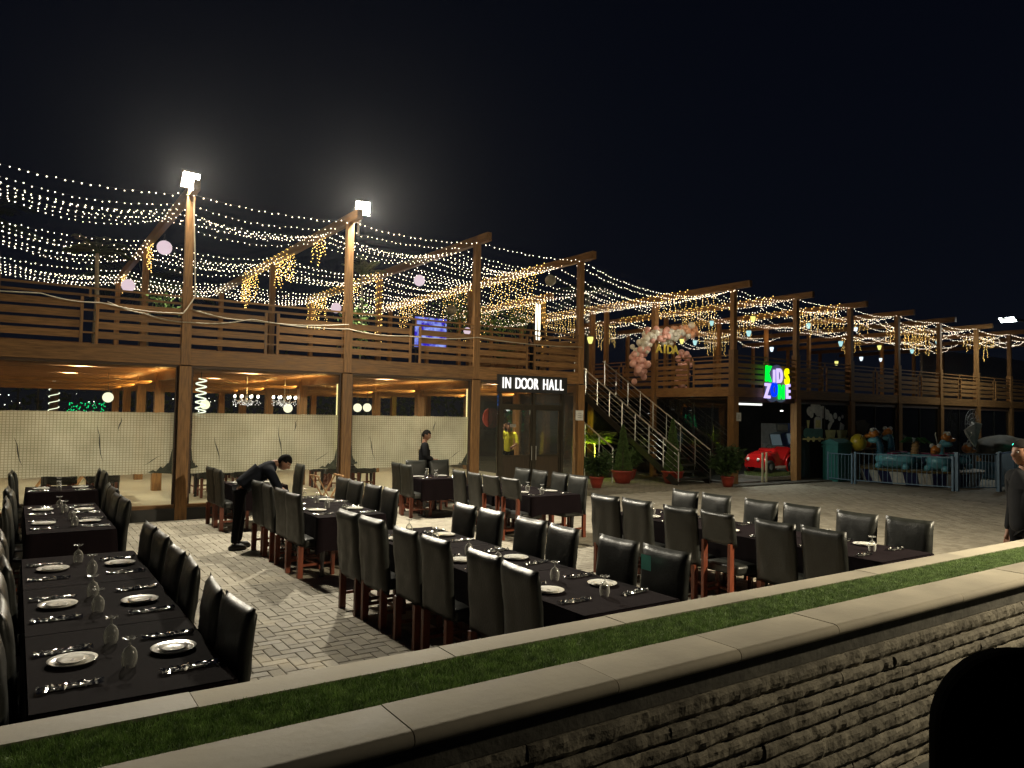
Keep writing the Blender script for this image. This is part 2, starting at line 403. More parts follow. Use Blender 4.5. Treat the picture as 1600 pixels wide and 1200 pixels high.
# frosted film with a woven grid of darker lines
FILM = bpy.data.materials.new('frosted_grid_film'); FILM.use_nodes = True
n = FILM.node_tree; n.nodes.clear(); o_ = n.nodes.new('ShaderNodeOutputMaterial')
t = n.nodes.new('ShaderNodeTexCoord'); sx = n.nodes.new('ShaderNodeSeparateXYZ'); n.links.new(t.outputs['Object'], sx.inputs[0])
def gridline(sock, period, w):
    d = n.nodes.new('ShaderNodeMath'); d.operation = 'DIVIDE'; d.inputs[1].default_value = period; n.links.new(sock, d.inputs[0])
    f = n.nodes.new('ShaderNodeMath'); f.operation = 'FRACT'; n.links.new(d.outputs[0], f.inputs[0])
    l = n.nodes.new('ShaderNodeMath'); l.operation = 'LESS_THAN'; l.inputs[1].default_value = w; n.links.new(f.outputs[0], l.inputs[0]); return l.outputs[0]
gx_, gz_ = gridline(sx.outputs['X'], .052, .25), gridline(sx.outputs['Z'], .045, .25)
mxm = n.nodes.new('ShaderNodeMath'); mxm.operation = 'MAXIMUM'; n.links.new(gx_, mxm.inputs[0]); n.links.new(gz_, mxm.inputs[1])
cl = n.nodes.new('ShaderNodeMixRGB'); n.links.new(mxm.outputs[0], cl.inputs[0]); cl.inputs[1].default_value = (.82, .80, .69, 1); cl.inputs[2].default_value = (.50, .48, .38, 1)
nz = n.nodes.new('ShaderNodeTexNoise'); nz.inputs['Scale'].default_value = 1.6; nz.inputs['Detail'].default_value = 7; n.links.new(t.outputs['Object'], nz.inputs['Vector'])
rr = n.nodes.new('ShaderNodeValToRGB'); n.links.new(nz.outputs[0], rr.inputs[0]); rr.color_ramp.elements[0].position = .25; rr.color_ramp.elements[0].color = (.66, .66, .62, 1); rr.color_ramp.elements[1].position = .6
mu = n.nodes.new('ShaderNodeMixRGB'); mu.blend_type = 'MULTIPLY'; mu.inputs[0].default_value = 1; n.links.new(cl.outputs[0], mu.inputs[1]); n.links.new(rr.outputs[0], mu.inputs[2])
tr = n.nodes.new('ShaderNodeBsdfTranslucent'); df = n.nodes.new('ShaderNodeBsdfDiffuse'); n.links.new(mu.outputs[0], tr.inputs[0]); n.links.new(mu.outputs[0], df.inputs[0])
m1 = n.nodes.new('ShaderNodeMixShader'); m1.inputs[0].default_value = .6; n.links.new(df.outputs[0], m1.inputs[1]); n.links.new(tr.outputs[0], m1.inputs[2])
tp = n.nodes.new('ShaderNodeBsdfTransparent'); m2 = n.nodes.new('ShaderNodeMixShader'); m2.inputs[0].default_value = .10
n.links.new(m1.outputs[0], m2.inputs[1]); n.links.new(tp.outputs[0], m2.inputs[2]); n.links.new(m2.outputs[0], o_.inputs[0])

ZD = 3.2      # deck level
def railing(parent, p, q, zt=ZD, along='x', halves=True, tw=.15):
    """horizontal slat railing between two posts; p,q = (x,y)"""
    p, q = Vector((p[0], p[1], 0)), Vector((q[0], q[1], 0)); d = (q-p); L = d.length; d.normalize()
    m = WOODX if along == 'x' else WOODY
    mid = L/2
    segs = [(tw*.5+.01, mid-.12), (mid+.12, L-tw*.5-.01)] if halves else [(tw*.5+.01, L-tw*.5-.01)]
    first = None
    root = None
    hb = B(); hb.bar(p+d*tw*.5+Vector((0, 0, zt+.99)), p+d*(L-tw*.5)+Vector((0, 0, zt+.99)), .05, .035)
    root = hb.build('railing', m, parent)
    for a, c in segs:
        for k in range(4):
            z = zt+.10+k*.178; bb = B(); jit = pr.uniform(-.004, .004)
            bb.bar(p+d*a+Vector((0, 0, z+.062+jit)), p+d*c+Vector((0, 0, z+.062-jit)), .025, .125); bb.build('slat', m, root)
    for e in ([mid-.12, mid+.12] if halves else []):
        bb = B(); bb.bar(p+d*e+Vector((0, 0, zt+.005)), p+d*e+Vector((0, 0, zt+.83)), .05, .05); bb.build('stile', WOODZ, root)
    if halves:
        bb = B(); bb.bar(p+d*(mid)+Vector((0, 0, zt+.83)), p+d*(mid)+Vector((0, 0, zt+.97)), .04, .04); bb.build('stub_post', WOODZ, root)
        for k in range(3):
            bb = B(); bb.bar(p+d*(mid-.095)+Vector((0, 0, zt+.2+k*.2)), p+d*(mid+.095)+Vector((0, 0, zt+.2+k*.2)), .02, .03); bb.build('rung', m, root)
    bb = B(); bb.bar(p+d*tw*.5+Vector((0, 0, zt+.86)), p+d*(L-tw*.5)+Vector((0, 0, zt+.86)), .035, .04); bb.build('mid_rail', m, root)
    return root

def roofbeam(parent, x, y0, y1, z=6.12):
    bb = B(); bb.box(x-.06, x+.06, y0, y1, z, z+.2); return bb.build('roof_beam', WOODY, parent)
def post(parent, x, y, z0, z1, w, name='post'):
    return B().box(x-w/2, x+w/2, y-w/2, y+w/2, z0, z1).build(name, WOODZ, parent)

# ---- hall (left)
LX = [-3.76, -.56, 2.64, 5.84, 9.04, 12.24]
DY = [15.0, 17.85, 20.7, 23.55, 26.4]
hall = thing('dining_hall', 'two storey timber hall with frosted glass front under a slatted roof deck', 'building', (LX[0], 15, 0))
for x in LX:
    for j, y in enumerate(DY):
        post(hall, x, y, .0 if j else 0, 2.88, .21 if j == 0 else .19)
        if j == 0: post(hall, x, y, 2.905, 4.38, .17, 'rail_post'); post(hall, x, y, 4.381, 6.115, .14, 'pergola_post')
    roofbeam(hall, x, 14.45, 27.6)
for x in LX:
    for y in (20.7, 26.9): post(hall, x, y, ZD, 6.115, .14, 'pergola_post')
for a, c in zip(LX[:-1], LX[1:]):
    B().box(a+.09, c-.09, 14.93, 15.02, 2.9, 3.2).build('fascia', WOODX, hall)
    B().box(a+.11, c-.11, 14.97, 15.06, 2.855, 2.897).build('header_beam', DARKW, hall)
    railing(hall, (a, 14.97), (c, 14.97))
B().box(LX[0], 12.3, 15.03, 27.5, 3.05, 3.195).build('roof_deck', DARKW, hall)
for y in np.arange(15.3, 26.3, .30):
    B().box(LX[0], 12.14, y, y+.06, 2.86, 2.995).build('ceiling_slat', CEIL, hall)
B().box(LX[0], 12.24, 15.1, 26.4, 3.0, 3.045).build('ceiling', CEIL, hall)
for x in LX:
    B().box(x-.06, x+.06, 15.12, 26.3, 2.68, 2.855).build('cross_beam', WOODY, hall)
for y in DY[1:]: B().box(LX[0], 12.13, y-.04, y+.04, 2.60, 2.675).build('long_beam', WOODX, hall)
for x in LX[1:]:
    B().box(x-.12, x-.09, 15.5, 26.2, 2.93, 2.955).build('led_strip', STRIP, hall)
B().box(LX[0], 12.24, 15.12, 26.4, .0, .27).build('floor', FLO, hall)
B().box(LX[0], 12.32, 14.9, 15.1, 0, .22).build('plinth', BLACK, hall)
for a, c in zip(LX[:3], LX[1:4]): pass
for a, c in ((LX[0], LX[1]), (LX[1], LX[2]), (LX[2], LX[3]), (LX[3], LX[4])):
    B().box(a+.11, c-.11, 14.93, 15.06, .222, .285).build('sill', WOODX, hall)
    pane = B().box(a+.11, c-.11, 14.995, 15.005, .287, 2.853).build('window_pane', GLASS, hall)
    # frosted film, lower edge torn
    top = 2.0; N = 60; poly = []
    vs = []; fs = []
    x0, x1 = a+.17, c-.14
    for i in range(N+1):
        x = x0+(x1-x0)*i/N
        zb = .86+.03*noise.noise(Vector((x*3, 1, 7)))+.012*noise.noise(Vector((x*21, 3, 1)))
        e = (x-a)/(c-a)
        if e > .78: zb += (e-.78)*.5*(1 if a > -1 and a < 2 else .4)
        if e < .09 and a > 5: zb += (.09-e)*5
        zt = top+.01*noise.noise(Vector((x*9, 5, 2)))
        vs += [(x, 15.010, zb), (x, 15.010, zt)]
    for i in range(N): fs.append((2*i, 2*i+2, 2*i+3, 2*i+1))
    B().box(a+.11, a+.15, 14.97, 15.03, .287, 2.853).build('jamb', DARKW, pane); B().box(c-.15, c-.11, 14.97, 15.03, .287, 2.853).build('jamb', DARKW, pane)
    for q, (ux, uz) in enumerate(((c-.16, .92), (a+.17, 1.0 if a > 2 else .9))):
        s_ = -1 if q == 0 else 1; kk = rnd.uniform(.45, 1); pts = [(ux, uz-.06), (ux+s_*.5*kk, uz-.03), (ux+s_*.40*kk, uz+.02), (ux+s_*.33*kk, uz-.01), (ux+s_*.24*kk, uz+.10*kk), (ux+s_*.19*kk, uz+.05), (ux+s_*.08*kk, uz+.19*kk), (ux+s_*.055, uz+.16*kk), (ux+s_*.02, uz+.42*kk), (ux, uz+.5*kk)]
        if q: pts = [(ux+(px-ux)*.4, pz) for px, pz in pts][::-1]
        B().prism(pts, 15.0055, 15.0085).build('torn_patch', mat('torn_film_gap', (.06, .065, .05), .6, var=.4, vscale=9), pane)
    B().add(vs, fs).build('frosted_film', FILM, pane)
    # tears in the film: dark slits
    for tx, tz, dx, dz in ((.18, 1.55, .12, -.5), (.56, 1.75, .1, -.65), (.68, 1.9, -.05, -.25), (.8, 1.02, .3, .2)):
        X = a+tx*(c-a); bb = B(); w = .012; pts = [(X+dx*k/4+.012*math.sin(k*2+a), tz+dz*k/4) for k in range(5)]
        bb.prism([(px-w*(1-abs(i-2)/2.3), pz) for i, (px, pz) in enumerate(pts)]+[(px+w*(1-abs(i-2)/2.3), pz) for i, (px, pz) in reversed(list(enumerate(pts)))], 15.0075, 15.0095)
        bb.build('tear', mat('dark_tear', (.05, .055, .05), .5), pane)
for x in (LX[3], LX[4]): B().box(x-.175, x-.158, 15.04, 15.07, 1.2 if x < 6 else .9, 2.66).build('post_light_strip', emat('post_strip', (1, .82, .35), 1.6), hall)
# door bay between x=9.04 and 12.24
FR = mat('bronze_aluminium', (.045, .038, .026), .4, .4, var=.2)
B().box(9.15, 12.13, 14.95, 15.06, .222, .262).build('sill', FR, hall)
door = thing('entrance_door', 'dark framed double glass door with solid lower panels under the IN DOOR HALL sign', 'door', (9.7, 15, .27))
for x0, x1 in ((9.72, 9.8), (10.72, 10.79), (11.62, 11.7)): B().box(x0, x1, 14.94, 15.04, .264, 2.85).build('frame', FR, door)
B().box(9.802, 11.618, 14.942, 15.038, 2.24, 2.33).build('transom', FR, door)
for x0, x1 in ((9.802, 10.718), (10.792, 11.618)):
    lf = B().box(x0, x0+.05, 14.96, 15.02, .28, 2.238).box(x1-.05, x1, 14.96, 15.02, .28, 2.238).box(x0+.05, x1-.05, 14.96, 15.02, 2.19, 2.238).box(x0+.05, x1-.05, 14.96, 15.02, 1.03, 1.08).build('door_leaf', FR, door)
    B().box(x0+.051, x1-.051, 14.975, 15.005, .28, 1.029).build('lower_panel', mat('door_panel', (.04, .027, .015), .45, var=.3, vscale=8, stretch=(6, 1, .4)), lf)
    B().box(x0+.051, x1-.051, 14.987, 14.993, 1.081, 2.189).build('pane', GLASS, lf)
    B().box(x0+.002, x1-.002, 14.987, 14.993, 2.332, 2.84).build('transom_pane', GLASS, door)
    hx = x1-.03 if x0 < 10 else x0+.03
    B().tube([(hx, 14.92, .95), (hx, 14.92, 1.3)], .012).build('handle', STEEL, lf)
B().box(9.15, 9.71, 14.99, 15.0, .264, 2.85).build('side_pane', GLASS, hall)
B().box(11.71, 12.13, 14.99, 15.0, .264, 2.85).build('side_pane', GLASS, hall)
B().box(12.235, 12.245, 15.11, 17.74, .28, 2.67).build('side_pane', GLASS, hall)
B().box(12.235, 12.245, 17.95, 20.6, .28, 2.67).build('side_pane', GLASS, hall)
# side return of the deck (faces the stair)
for y0, y1 in zip(DY[:2], DY[1:3]):
    B().box(12.23, 12.33, y0+.09, y1-.09, 2.9, 3.2).build('fascia', WOODY, hall)
for y in DY[1:3]:
    post(hall, 12.27, y, 2.99, 4.3, .15, 'rail_post')
railing(hall, (12.27, 15.02), (12.27, 17.85), along='y'); railing(hall, (12.27, 17.85), (12.27, 20.7), along='y')
# rear rail of hall deck
for a, c in zip(LX[:-1], LX[1:]):
    B().box(a+.08, c-.08, 27.0, 27.03, 4.0, 4.12).box(a+.08, c-.08, 27.0, 27.03, 3.7, 3.82).build('rear_rail', WOODX, hall)

# ---- linking deck set back between the buildings
link = thing('link_terrace', 'set back upper terrace joining both timber buildings behind the stair', 'terrace', (15.4, 21, 0))
B().box(12.34, 18.5, 21.0, 27.5, 3.0, 3.19).build('deck', DARKW, link)
B().box(12.34, 18.5, 20.95, 20.995, 2.9, 3.19).build('fascia', WOODX, link)
for x in (15.4,):
    roofbeam(link, x, 20.4, 27.6); post(link, x, 20.97, 0, 6.115, .16); post(link, x, 26.9, 3.195, 6.115, .14)
for x in (13.9, 17.0): post(link, x, 26.9, 3.195, 6.115, .13)
for a, c in ((12.36, 13.6), ):
    railing(link, (a, 20.98), (c, 20.98), halves=False)

# ---- kids building (right)
KX = [18.6+3.2*i for i in range(9)]
kid = thing('kids_building', 'long two storey timber building with dark shop glass and slatted upper balcony', 'building', (KX[0], 15.2, 0))
KF = 2.76; KD = 3.06
for i, x in enumerate(KX):
    post(kid, x, 15.2, 0, KF-.005, .24); post(kid, x, 15.2, KF, 4.22, .2, 'rail_post'); post(kid, x, 15.2, 4.221, 6.115, .15, 'pergola_post')
    roofbeam(kid, x, 14.55, 27.6)
    for y in (21.2, 26.9): post(kid, x, y, 3.05, 6.115, .14, 'pergola_post')
for a, c in zip(KX[:-1], KX[1:]):
    B().box(a+.11, c-.11, 15.12, 15.22, KF, KD).build('fascia', WOODX, kid)
    B().box(a+.13, c-.13, 15.16, 15.25, 2.6, KF-.004).build('header_beam', DARKW, kid)
    railing(kid, (a, 15.17), (c, 15.17), zt=KD, tw=.2)
B().box(KX[0]+.05, KX[-1], 15.24, 27.5, 2.9, 3.05).build('roof_deck', DARKW, kid)
# left return wall towards the stair
RY = [15.2, 18.6, 22.0]
for a, c in zip(RY[:-1], RY[1:]):
    B().box(18.53, 18.63, a+.11, c-.11, KF, KD).build('fascia', WOODY, kid)
    railing(kid, (18.56, a), (18.56, c), zt=KD, along='y', tw=.2)
    B().box(18.595, 18.605, a+.13, c-.1, .1, 2.7).build('side_pane', DGLASS, kid)
for y in RY[1:]: post(kid, 18.58, y, 0, KF-.005, .2); post(kid, 18.58, y, KF, 6.115, .17, 'pergola_post')
B().box(18.7, KX[-1], 15.3, 26.9, 0, .06).build('floor', mat('shop_floor', (.12, .11, .1), .4), kid)
B().box(KX[0], KX[-1], 24.0, 24.1, 0, 2.9).build('back_wall', mat('shop_back_wall', (.05, .045, .04), .8, var=.4, vscale=.8), kid)
for a, c in zip(KX[:-1], KX[1:]):
    yy = 17.4 if a < 19 else 15.2
    B().box(a+.14, c-.14, yy, yy+.01, .07, 2.59).build('shop_pane', DGLASS, kid)
    for q in ((.5,) if a > 19 else (.2, .5, .8)): B().box(a+3.2*q-.025, a+3.2*q+.025, yy-.03, yy+.04, .07, 2.59).build('mullion', DGREY if a > 19 else STEEL, kid)
B().box(18.0, 45, 14.6, 15.05, -.02, .045).build('step', CONC, kid)
# white upper wall far right
B().box(46.5, 75, 23.5, 23.65, 3.06, 6.6).build('white_wall', mat('white_render', (.55, .54, .5), .9, var=.1), kid)
# ================================================================ lamps
FLOODE = emat('floodlight_panel', (1, .97, .88), 60)
def flood(x, z, tilt, yaw, label, P):
    t = thing('floodlight', label, 'floodlight', (x, 14.86, z))
    c, s = math.cos(yaw), math.sin(yaw)
    nrm = Vector((-s*math.cos(tilt), -c*math.cos(tilt), -math.sin(tilt))); rx = Vector((c, -s, 0)); uy = rx.cross(nrm); uy = uy if uy.z > 0 else -uy
    o = Vector((x, 14.86, z))
    B().obox(o-nrm*.03, rx*.17, uy*.17, nrm*.028).build('housing', DGREY, t)
    B().obox(o+nrm*.004, rx*.15, uy*.14, nrm*.004).build('lens', FLOODE, t)
    B().bar(o-nrm*.05-Vector((0, 0, .02)), Vector((x-.02, 14.99, 6.1)), .03, .03).build('bracket', DGREY, t)
    B().tube([(x-.02, 15.03, 5.9), (x-.02, 15.03, 6.5)], .025).build('pole', DGREY, t)
    lamp('floodlight_lamp', 'AREA', o+nrm*.02, P, (1, .91, .72), .28, aim=o+nrm*3, parent=t)
    return t
FP_ = 1150
flood(2.6, 6.40, R(28), R(-8), 'square floodlight on the tall post nearest the left edge', FP_)
flood(6.06, 6.46, R(26), R(14), 'tilted square floodlight on the second tall post', FP_*1.25)
# street lamp over the far end
sl = thing('street_lamp', 'long arm street lamp glowing above the far right balcony', 'street lamp', (37.2, 12.9, 0))
B().tube([(37.2, 12.9, 0), (37.2, 12.9, 6.0), (36.6, 12.95, 6.25), (33.6, 13.4, 6.32)], .05).build('pole', DGREY, sl)
B().obox((33.3, 13.45, 6.30), (.45, -.06, .03), (.02, .13, 0), (0, 0, .03)).build('head', DGREY, sl)
B().obox((33.2, 13.40, 6.25), (.42, -.10, .05), (.03, .02, .0), (.01, -.05, -.09)).build('lens', emat('street_lens', (.9, 1, .95), 30), sl)
lamp('street_lamp_light', 'AREA', (33.2, 13.45, 6.2), 170, (.95, 1, .92), .3, aim=(33.2, 13.9, 0), parent=sl)
# assumed lamp standard on the terrace behind the viewer, unseen right of the frame
cf = thing('assumed_terrace_lamp', 'assumed unseen lamp standard on the terrace, added to light the wall top', 'street lamp', (10.4, -1.4, .34))
B().tube([(10.4, -1.4, .34), (10.4, -1.4, 5.4), (9.6, -.9, 5.6)], .05).build('pole', DGREY, cf)
B().obox((9.4, -.85, 5.6), (.1, -.2, 0), (.12, .06, 0), (0, 0, .03)).build('head', DGREY, cf)
lamp('assumed_terrace_light', 'AREA', (9.4, -.8, 5.54), 850, (1, .86, .60), .35, aim=(8.6, 4.2, .6), parent=cf, spread=R(112))  # unseen area light added to brighten the wall cap, turf and paving

# ---- interior light of the hall
WARM = (1, .90, .68)
for a, c in zip(LX[:-1], LX[1:]):
    for j, y in enumerate((16.3, 20.0, 24.0)):
        lamp('ceiling_lamp', 'AREA', ((a+c)/2, y+.05, 2.92), (80, 62, 50)[j], WARM, .18, aim=((a+c)/2, y, 0), parent=hall)
        lamp('led_strip_lamp', 'AREA', (c-.17, y+.7, 2.66), 42, (1, .56, .15), .05, aim=(c-.62, y+.7, 2.99), parent=hall, size_y=2.5)

# ================================================================ string lights
def catenary(p, q, sag, step, jit=.012, out=None, r=None):
    p, q = Vector(p), Vector(q); L = (q-p).length; n = max(2, int(L/step)); pts = []
    for i in range(n):
        t = (i+.5)/n; v = p.lerp(q, t); v.z -= sag*4*t*(1-t); v += Vector((rnd.gauss(0, jit), rnd.gauss(0, jit), rnd.gauss(0, jit))); pts.append(v)
    return pts
def strand(segs, label, group, step=.105, r=.0100, bm=None, cat='string light', kinds=True, jit=.012):
    """segs: list of (p, q, sag)"""
    root = thing('string_light', label, cat, tuple(segs[0][0]), group=group)
    bb = B(); wb = B()
    for p, q, sag in segs:
        pts = catenary(p, q, sag, step, jit)
        for v in pts: bb.octa((v.x, v.y, v.z-.01), r*rnd.uniform(.8, 1.15))
        P = [Vector(p)]+[Vector(p).lerp(Vector(q), k/6)-Vector((0, 0, sag*4*(k/6)*(1-k/6))) for k in range(1, 6)]+[Vector(q)]
        wb.tube(P, .003, 3, cap=False)
    wb.build('cable', WIRE, root)
    o = bb.build('bulbs', bm or BULB, root); o['kind'] = 'stuff'
    return root
AN = LX + [15.4] + KX     # beams the strands are tied to
def row(y, a, c, dz=0, sag=.1, zt=6.16, step=.122, r=.0104, label='', group='', slack=0):
    xs = [x for x in AN if a <= x <= c]; segs = []
    for x0, x1 in zip(xs[:-1], xs[1:]):
        yy0 = y+rnd.uniform(-.06, .06); s = sag*rnd.uniform(.6, 1.5)*((x1-x0)/3.2)**1.3
        segs.append(((x0, y, zt+dz), (x1, y+rnd.uniform(-.04, .04), zt+dz), s))
    return strand(segs, label, group, step, r)
row(14.95, -3.8, 12.3, sag=.12, label='single front strand of warm bulbs running past both floodlights', group=None, step=.13, r=.0115)
ft = 'strands of warm bulbs under the front of the hall pergola'
for k, y in enumerate((15.7, 15.95, 16.15, 16.4, 16.6, 16.8, 17.0, 17.2)):
    row(y, -3.8, 12.3, dz=-.04*(k % 2), sag=.16+.05*(k % 3), label='warm bulb strand in the front band over the hall deck, '+ordn(k)+' from the front', group=ft)
for k, y in enumerate((19.7, 20.0, 20.35, 20.7, 21.0, 21.4, 21.8, 22.2)):
    row(y, -3.8, 12.3, dz=-.03*(k % 3), sag=.16+.05*(k % 3), r=.0118, label='warm bulb strand in the middle band over the hall deck, '+ordn(k)+' from the front', group='strands of warm bulbs over the middle of the hall deck')
for k, y in enumerate((24.6, 25.0, 25.4, 25.8, 26.2, 26.6, 27.0, 27.4)):
    row(y, -3.8, 12.3, dz=-.03*(k % 3), sag=.14+.05*(k % 3), r=.013, label='warm bulb strand in the rear band over the hall deck, '+ordn(k)+' from the front', group='strands of warm bulbs at the rear of the hall deck')
for k, y in enumerate((17.5, 17.9, 18.3, 18.7, 19.1, 19.4, 22.6, 22.9, 23.2, 23.5, 23.8, 24.1)):
    row(y, 9.0, 12.3, dz=-.03*(k % 3), sag=.2, r=.0115, label='warm bulb strand in the canopy above the entrance, '+ordn(k)+' from the front', group='dense strands above the entrance bay')
# across the stair gap
for k, y in enumerate((15.0, 15.3, 16.0, 16.6)):
    strand([((12.24, y, 6.16), (18.6, y+.1, 6.1), .5+.05*k)], 'warm bulb strand sagging across the stair gap, '+ordn(k)+' from the front', 'front strands across the stair gap', r=.0115)
for k in range(20):
    y = 17.6+k*.5
    strand([((12.24, y, 6.12-.03*(k % 3)), (15.4, y, 6.1), .22+.03*(k % 4)), ((15.4, y, 6.1), (18.6, y+.1, 6.08), .22+.03*(k % 3))], 'warm bulb strand in the canopy over the link terrace, '+ordn(k)+' from the front', 'dense strands over the link terrace', r=.0108, step=.125)
for k in range(16):
    y = (15.2, 15.5, 15.8, 16.1, 16.4, 16.8, 18.9, 19.2, 19.6, 20.0, 22.8, 23.2, 23.6, 26.0, 26.5, 27.0)[k]
    row(y, 18.5, 41.3 if k < 10 else 31.7, dz=-.03*(k % 3), sag=.12+.09*(k % 4), r=.0105+.002*(k > 8), step=.15, label='warm bulb strand strung over the kids building balcony, '+ordn(k)+' from the front', group='strands over the kids building balcony')
# bulb strands wound along beams, and icicle drops
def wound(x, y0, y1, z, label, r=.013, turn=.25):
    root = thing('wound_bulbs', label, 'string light', (x, y0, z), group='bulb strands wound round roof beams')
    bb = B(); n = int((y1-y0)/.05)
    for i in range(n):
        a = i*.9; bb.octa((x+.085*math.cos(a), y0+(y1-y0)*i/n, z+.1+.13*math.sin(a)), r)
    o = bb.build('bulbs', BULBG, root); o['kind'] = 'stuff'; return root
def icicle(x, y, w, drop, label, n=9, along='y', m=None, r=.013, z=6.1):
    root = thing('icicle_lights', label, 'icicle lights', (x, y, z), group='icicle bulb drops hanging from roof beams')
    bb = B(); wb = B()
    for i in range(n):
        t = (i/(n-1)-.5)*w; L = drop*rnd.uniform(.35, 1)
        px, py = (x, y+t) if along == 'y' else (x+t, y)
        wb.tube([(px, py, z), (px, py, z-L)], .003, 3, cap=False)
        k = max(2, int(L/.07))
        for j in range(k): bb.octa((px+rnd.gauss(0, .02), py+rnd.gauss(0, .02), z-L*j/k), r*rnd.uniform(.8, 1.1))
    wb.build('cable', WIRE, root); o = bb.build('bulbs', m or BULBG, root); o['kind'] = 'stuff'; return root
for s_, y_, w_, d_, n_ in ((5.84, 19.6, 1.6, .8, 13), (5.84, 17.0, .9, .7, 8), (5.84, 23.2, 1.8, 1.1, 14), (2.64, 20.4, 1.2, .8, 9), (2.64, 25.6, .8, .6, 7), (9.04, 26.3, 2.0, 1.3, 16), (9.04, 23.0, 1.2, .6, 10), (12.24, 18.2, 2.4, 1.1, 13), (12.24, 21.5, 2.0, .9, 12), (12.24, 25, 2, 1.0, 12),
        (15.4, 22, 2, 1.2, 14), (15.4, 25.5, 2, 1.3, 14), (18.6, 17.2, 2.4, 1.0, 11), (18.6, 24, 2, 1.2, 12), (21.8, 19.5, 1.6, 1.3, 12), (21.8, 25, 1.4, 1.2, 9), (25.0, 16.5, 1.5, 1.0, 11), (25.0, 20, 1.2, .9, 8), (28.2, 24, 1.6, 1.2, 10), (31.4, 16.6, 1.6, 1.1, 11), (34.6, 17.5, 1.6, 1.1, 11), (37.8, 16.5, 1.3, 1.2, 10), (34.6, 21, 1, 1, 8), (28.2, 17, 1.2, .9, 8)):
    icicle(s_, y_, w_, d_, 'golden icicle bulbs under the %s roof beam from the left, %s part' % (ordn(int((s_-2.64)/3.2+.1)), 'front' if y_ < 16.8 else 'near front' if y_ < 18.7 else 'middle' if y_ < 20.2 else 'back middle' if y_ < 22.5 else 'near rear' if y_ < 24.5 else 'rear'), n_, r=.0115)
for x, a, c in ((9.04, 20.5, 27.2), (12.24, 16.5, 27.2), (15.4, 20.6, 27.2), (18.6, 17.0, 26.5), (5.84, 19, 24), (21.8, 16, 24), (25, 15.5, 20)):
    wound(x, a, c, 6.12, 'golden bulbs wound round the %s roof beam from the left' % ordn(int((x-2.64)/3.2+.1)), r=.012 if x < 12 else .015)
# a post wrapped in golden bulbs at the far left, and one by the blue screen
for x, y, z0, z1 in ((-.56, 20.7, 3.2, 6.1), (9.04, 20.7, 4.2, 6.1), (15.4, 20.97, 4.0, 6.1)):
    root = thing('wrapped_bulbs', 'golden bulbs spiralling round the %s' % {True: 'far left rear deck post', False: 'rear deck post by the blue screen' if x < 12 else 'link terrace post'}[x < 0], 'string light', (x, y, z0), group='bulbs wrapped round deck posts')
    bb = B()
    for i in range(int((z1-z0)/.022)):
        a = i*.8; bb.octa((x+.1*math.cos(a), y+.1*math.sin(a), z0+i*.022), .013)
    o = bb.build('bulbs', BULBG, root); o['kind'] = 'stuff'
# the bulbs' own glow on beams and deck
for x in (1, 4.2, 7.4, 10.6, 13.8, 17, 20.2, 24, 28, 32, 36):
    for y in (17.5, 21, 25):
        lamp('string_glow', 'POINT', (x, y, 5.75), 13 if x > 8 else 12, (1, .62, .28), .5)
# ================================================================ dining furniture
LEA = mat('black_leatherette', (.013, .014, .012), .43, var=.3, vscale=9, bump=.22, bscale=55, spec=.45, rvar=.07)
MAHO = mat('mahogany', (.15, .038, .018), .38, var=.3, vscale=6, stretch=(6, 6, .8), spec=.4)
CLOTH = mat('black_tablecloth', (.0085, .0055, .007), .95, var=.18, vscale=2, bump=.8, bscale=5, spec=.06, stretch=(1, .35, 1))
LEG = mat('black_turned_leg', (.012, .01, .01), .35)
CER = mat('white_ceramic', (.80, .79, .74), .18, var=.03, spec=.5)
FORK = mat('polished_cutlery', (.8, .8, .8), .18, 1, var=0)

def back_mesh(h, z0, t=.085, lean=.05, drape=0, seed=0):
    """padded chair back: local x=0 is the outer face side, bulging towards +x; y is width"""
    bm = bmesh.new(); nu, nv, w = 10, 12, .515; rr_ = random.Random(seed)
    def pt(u, v, side):     # u,v in -1..1
        y = u*w/2; z = z0+h*(v+1)/2
        edge = (1-abs(u)**6)*(1-abs(v)**8)
        pil = .5*(1-u*u)*(1-v*v)
        if v > .86: z += -.010*(1-u*u)+.006*u**4
        x = -lean*((v+1)/2)**1.6
        if side > 0: x += t*.42*max(edge, 0)**.35+.026*pil
        else: x -= t*.42*max(edge, 0)**.4+.004*pil
        if side < 0 and drape: x -= .012+.012*math.sin(u*8+v*1.3)*(1-v)*.5
        if drape: y *= 1.06+.05*(1-v)*.5
        y *= (1-.012*(1-v*v) if abs(u) > .9 else 1)
        x += .0025*noise.noise(Vector((u*3+seed, v*3, side)))*(4 if abs(u) < .95 else 0)+.004*max(0, noise.noise(Vector((u*7+seed*3, v*2.2, side*2))))
        return Vector((x, y, z))
    G = {}
    for sd in (1, -1):
        for i in range(nu+1):
            for j in range(nv+1):
                u, v = -1+2*i/nu, -1+2*j/nv
                u = math.copysign(abs(u)**.8, u); v = math.copysign(abs(v)**.8, v)
                b_e = i in (0, nu) or j in (0, nv)
                if sd == -1 and b_e: G[sd, i, j] = G[1, i, j]
                else: G[sd, i, j] = bm.verts.new(pt(u, v, sd if not b_e else 0.0001) if not b_e else Vector((-lean*((v+1)/2)**1.6, u*w/2*(1.06+.05*(1-v)*.5 if drape else 1), z0+h*(v+1)/2+(-.008*(1-u*u) if j == nv else 0))))
    for sd in (1, -1):
        for i in range(nu):
            for j in range(nv):
                q = [G[sd, i, j], G[sd, i+1, j], G[sd, i+1, j+1], G[sd, i, j+1]]
                bm.faces.new(q if sd > 0 else q[::-1])
    me = bpy.data.meshes.new('backrest'); bm.to_mesh(me); bm.free(); me.materials.append(LEA)
    me.polygons.foreach_set('use_smooth', [True]*len(me.polygons)); return me
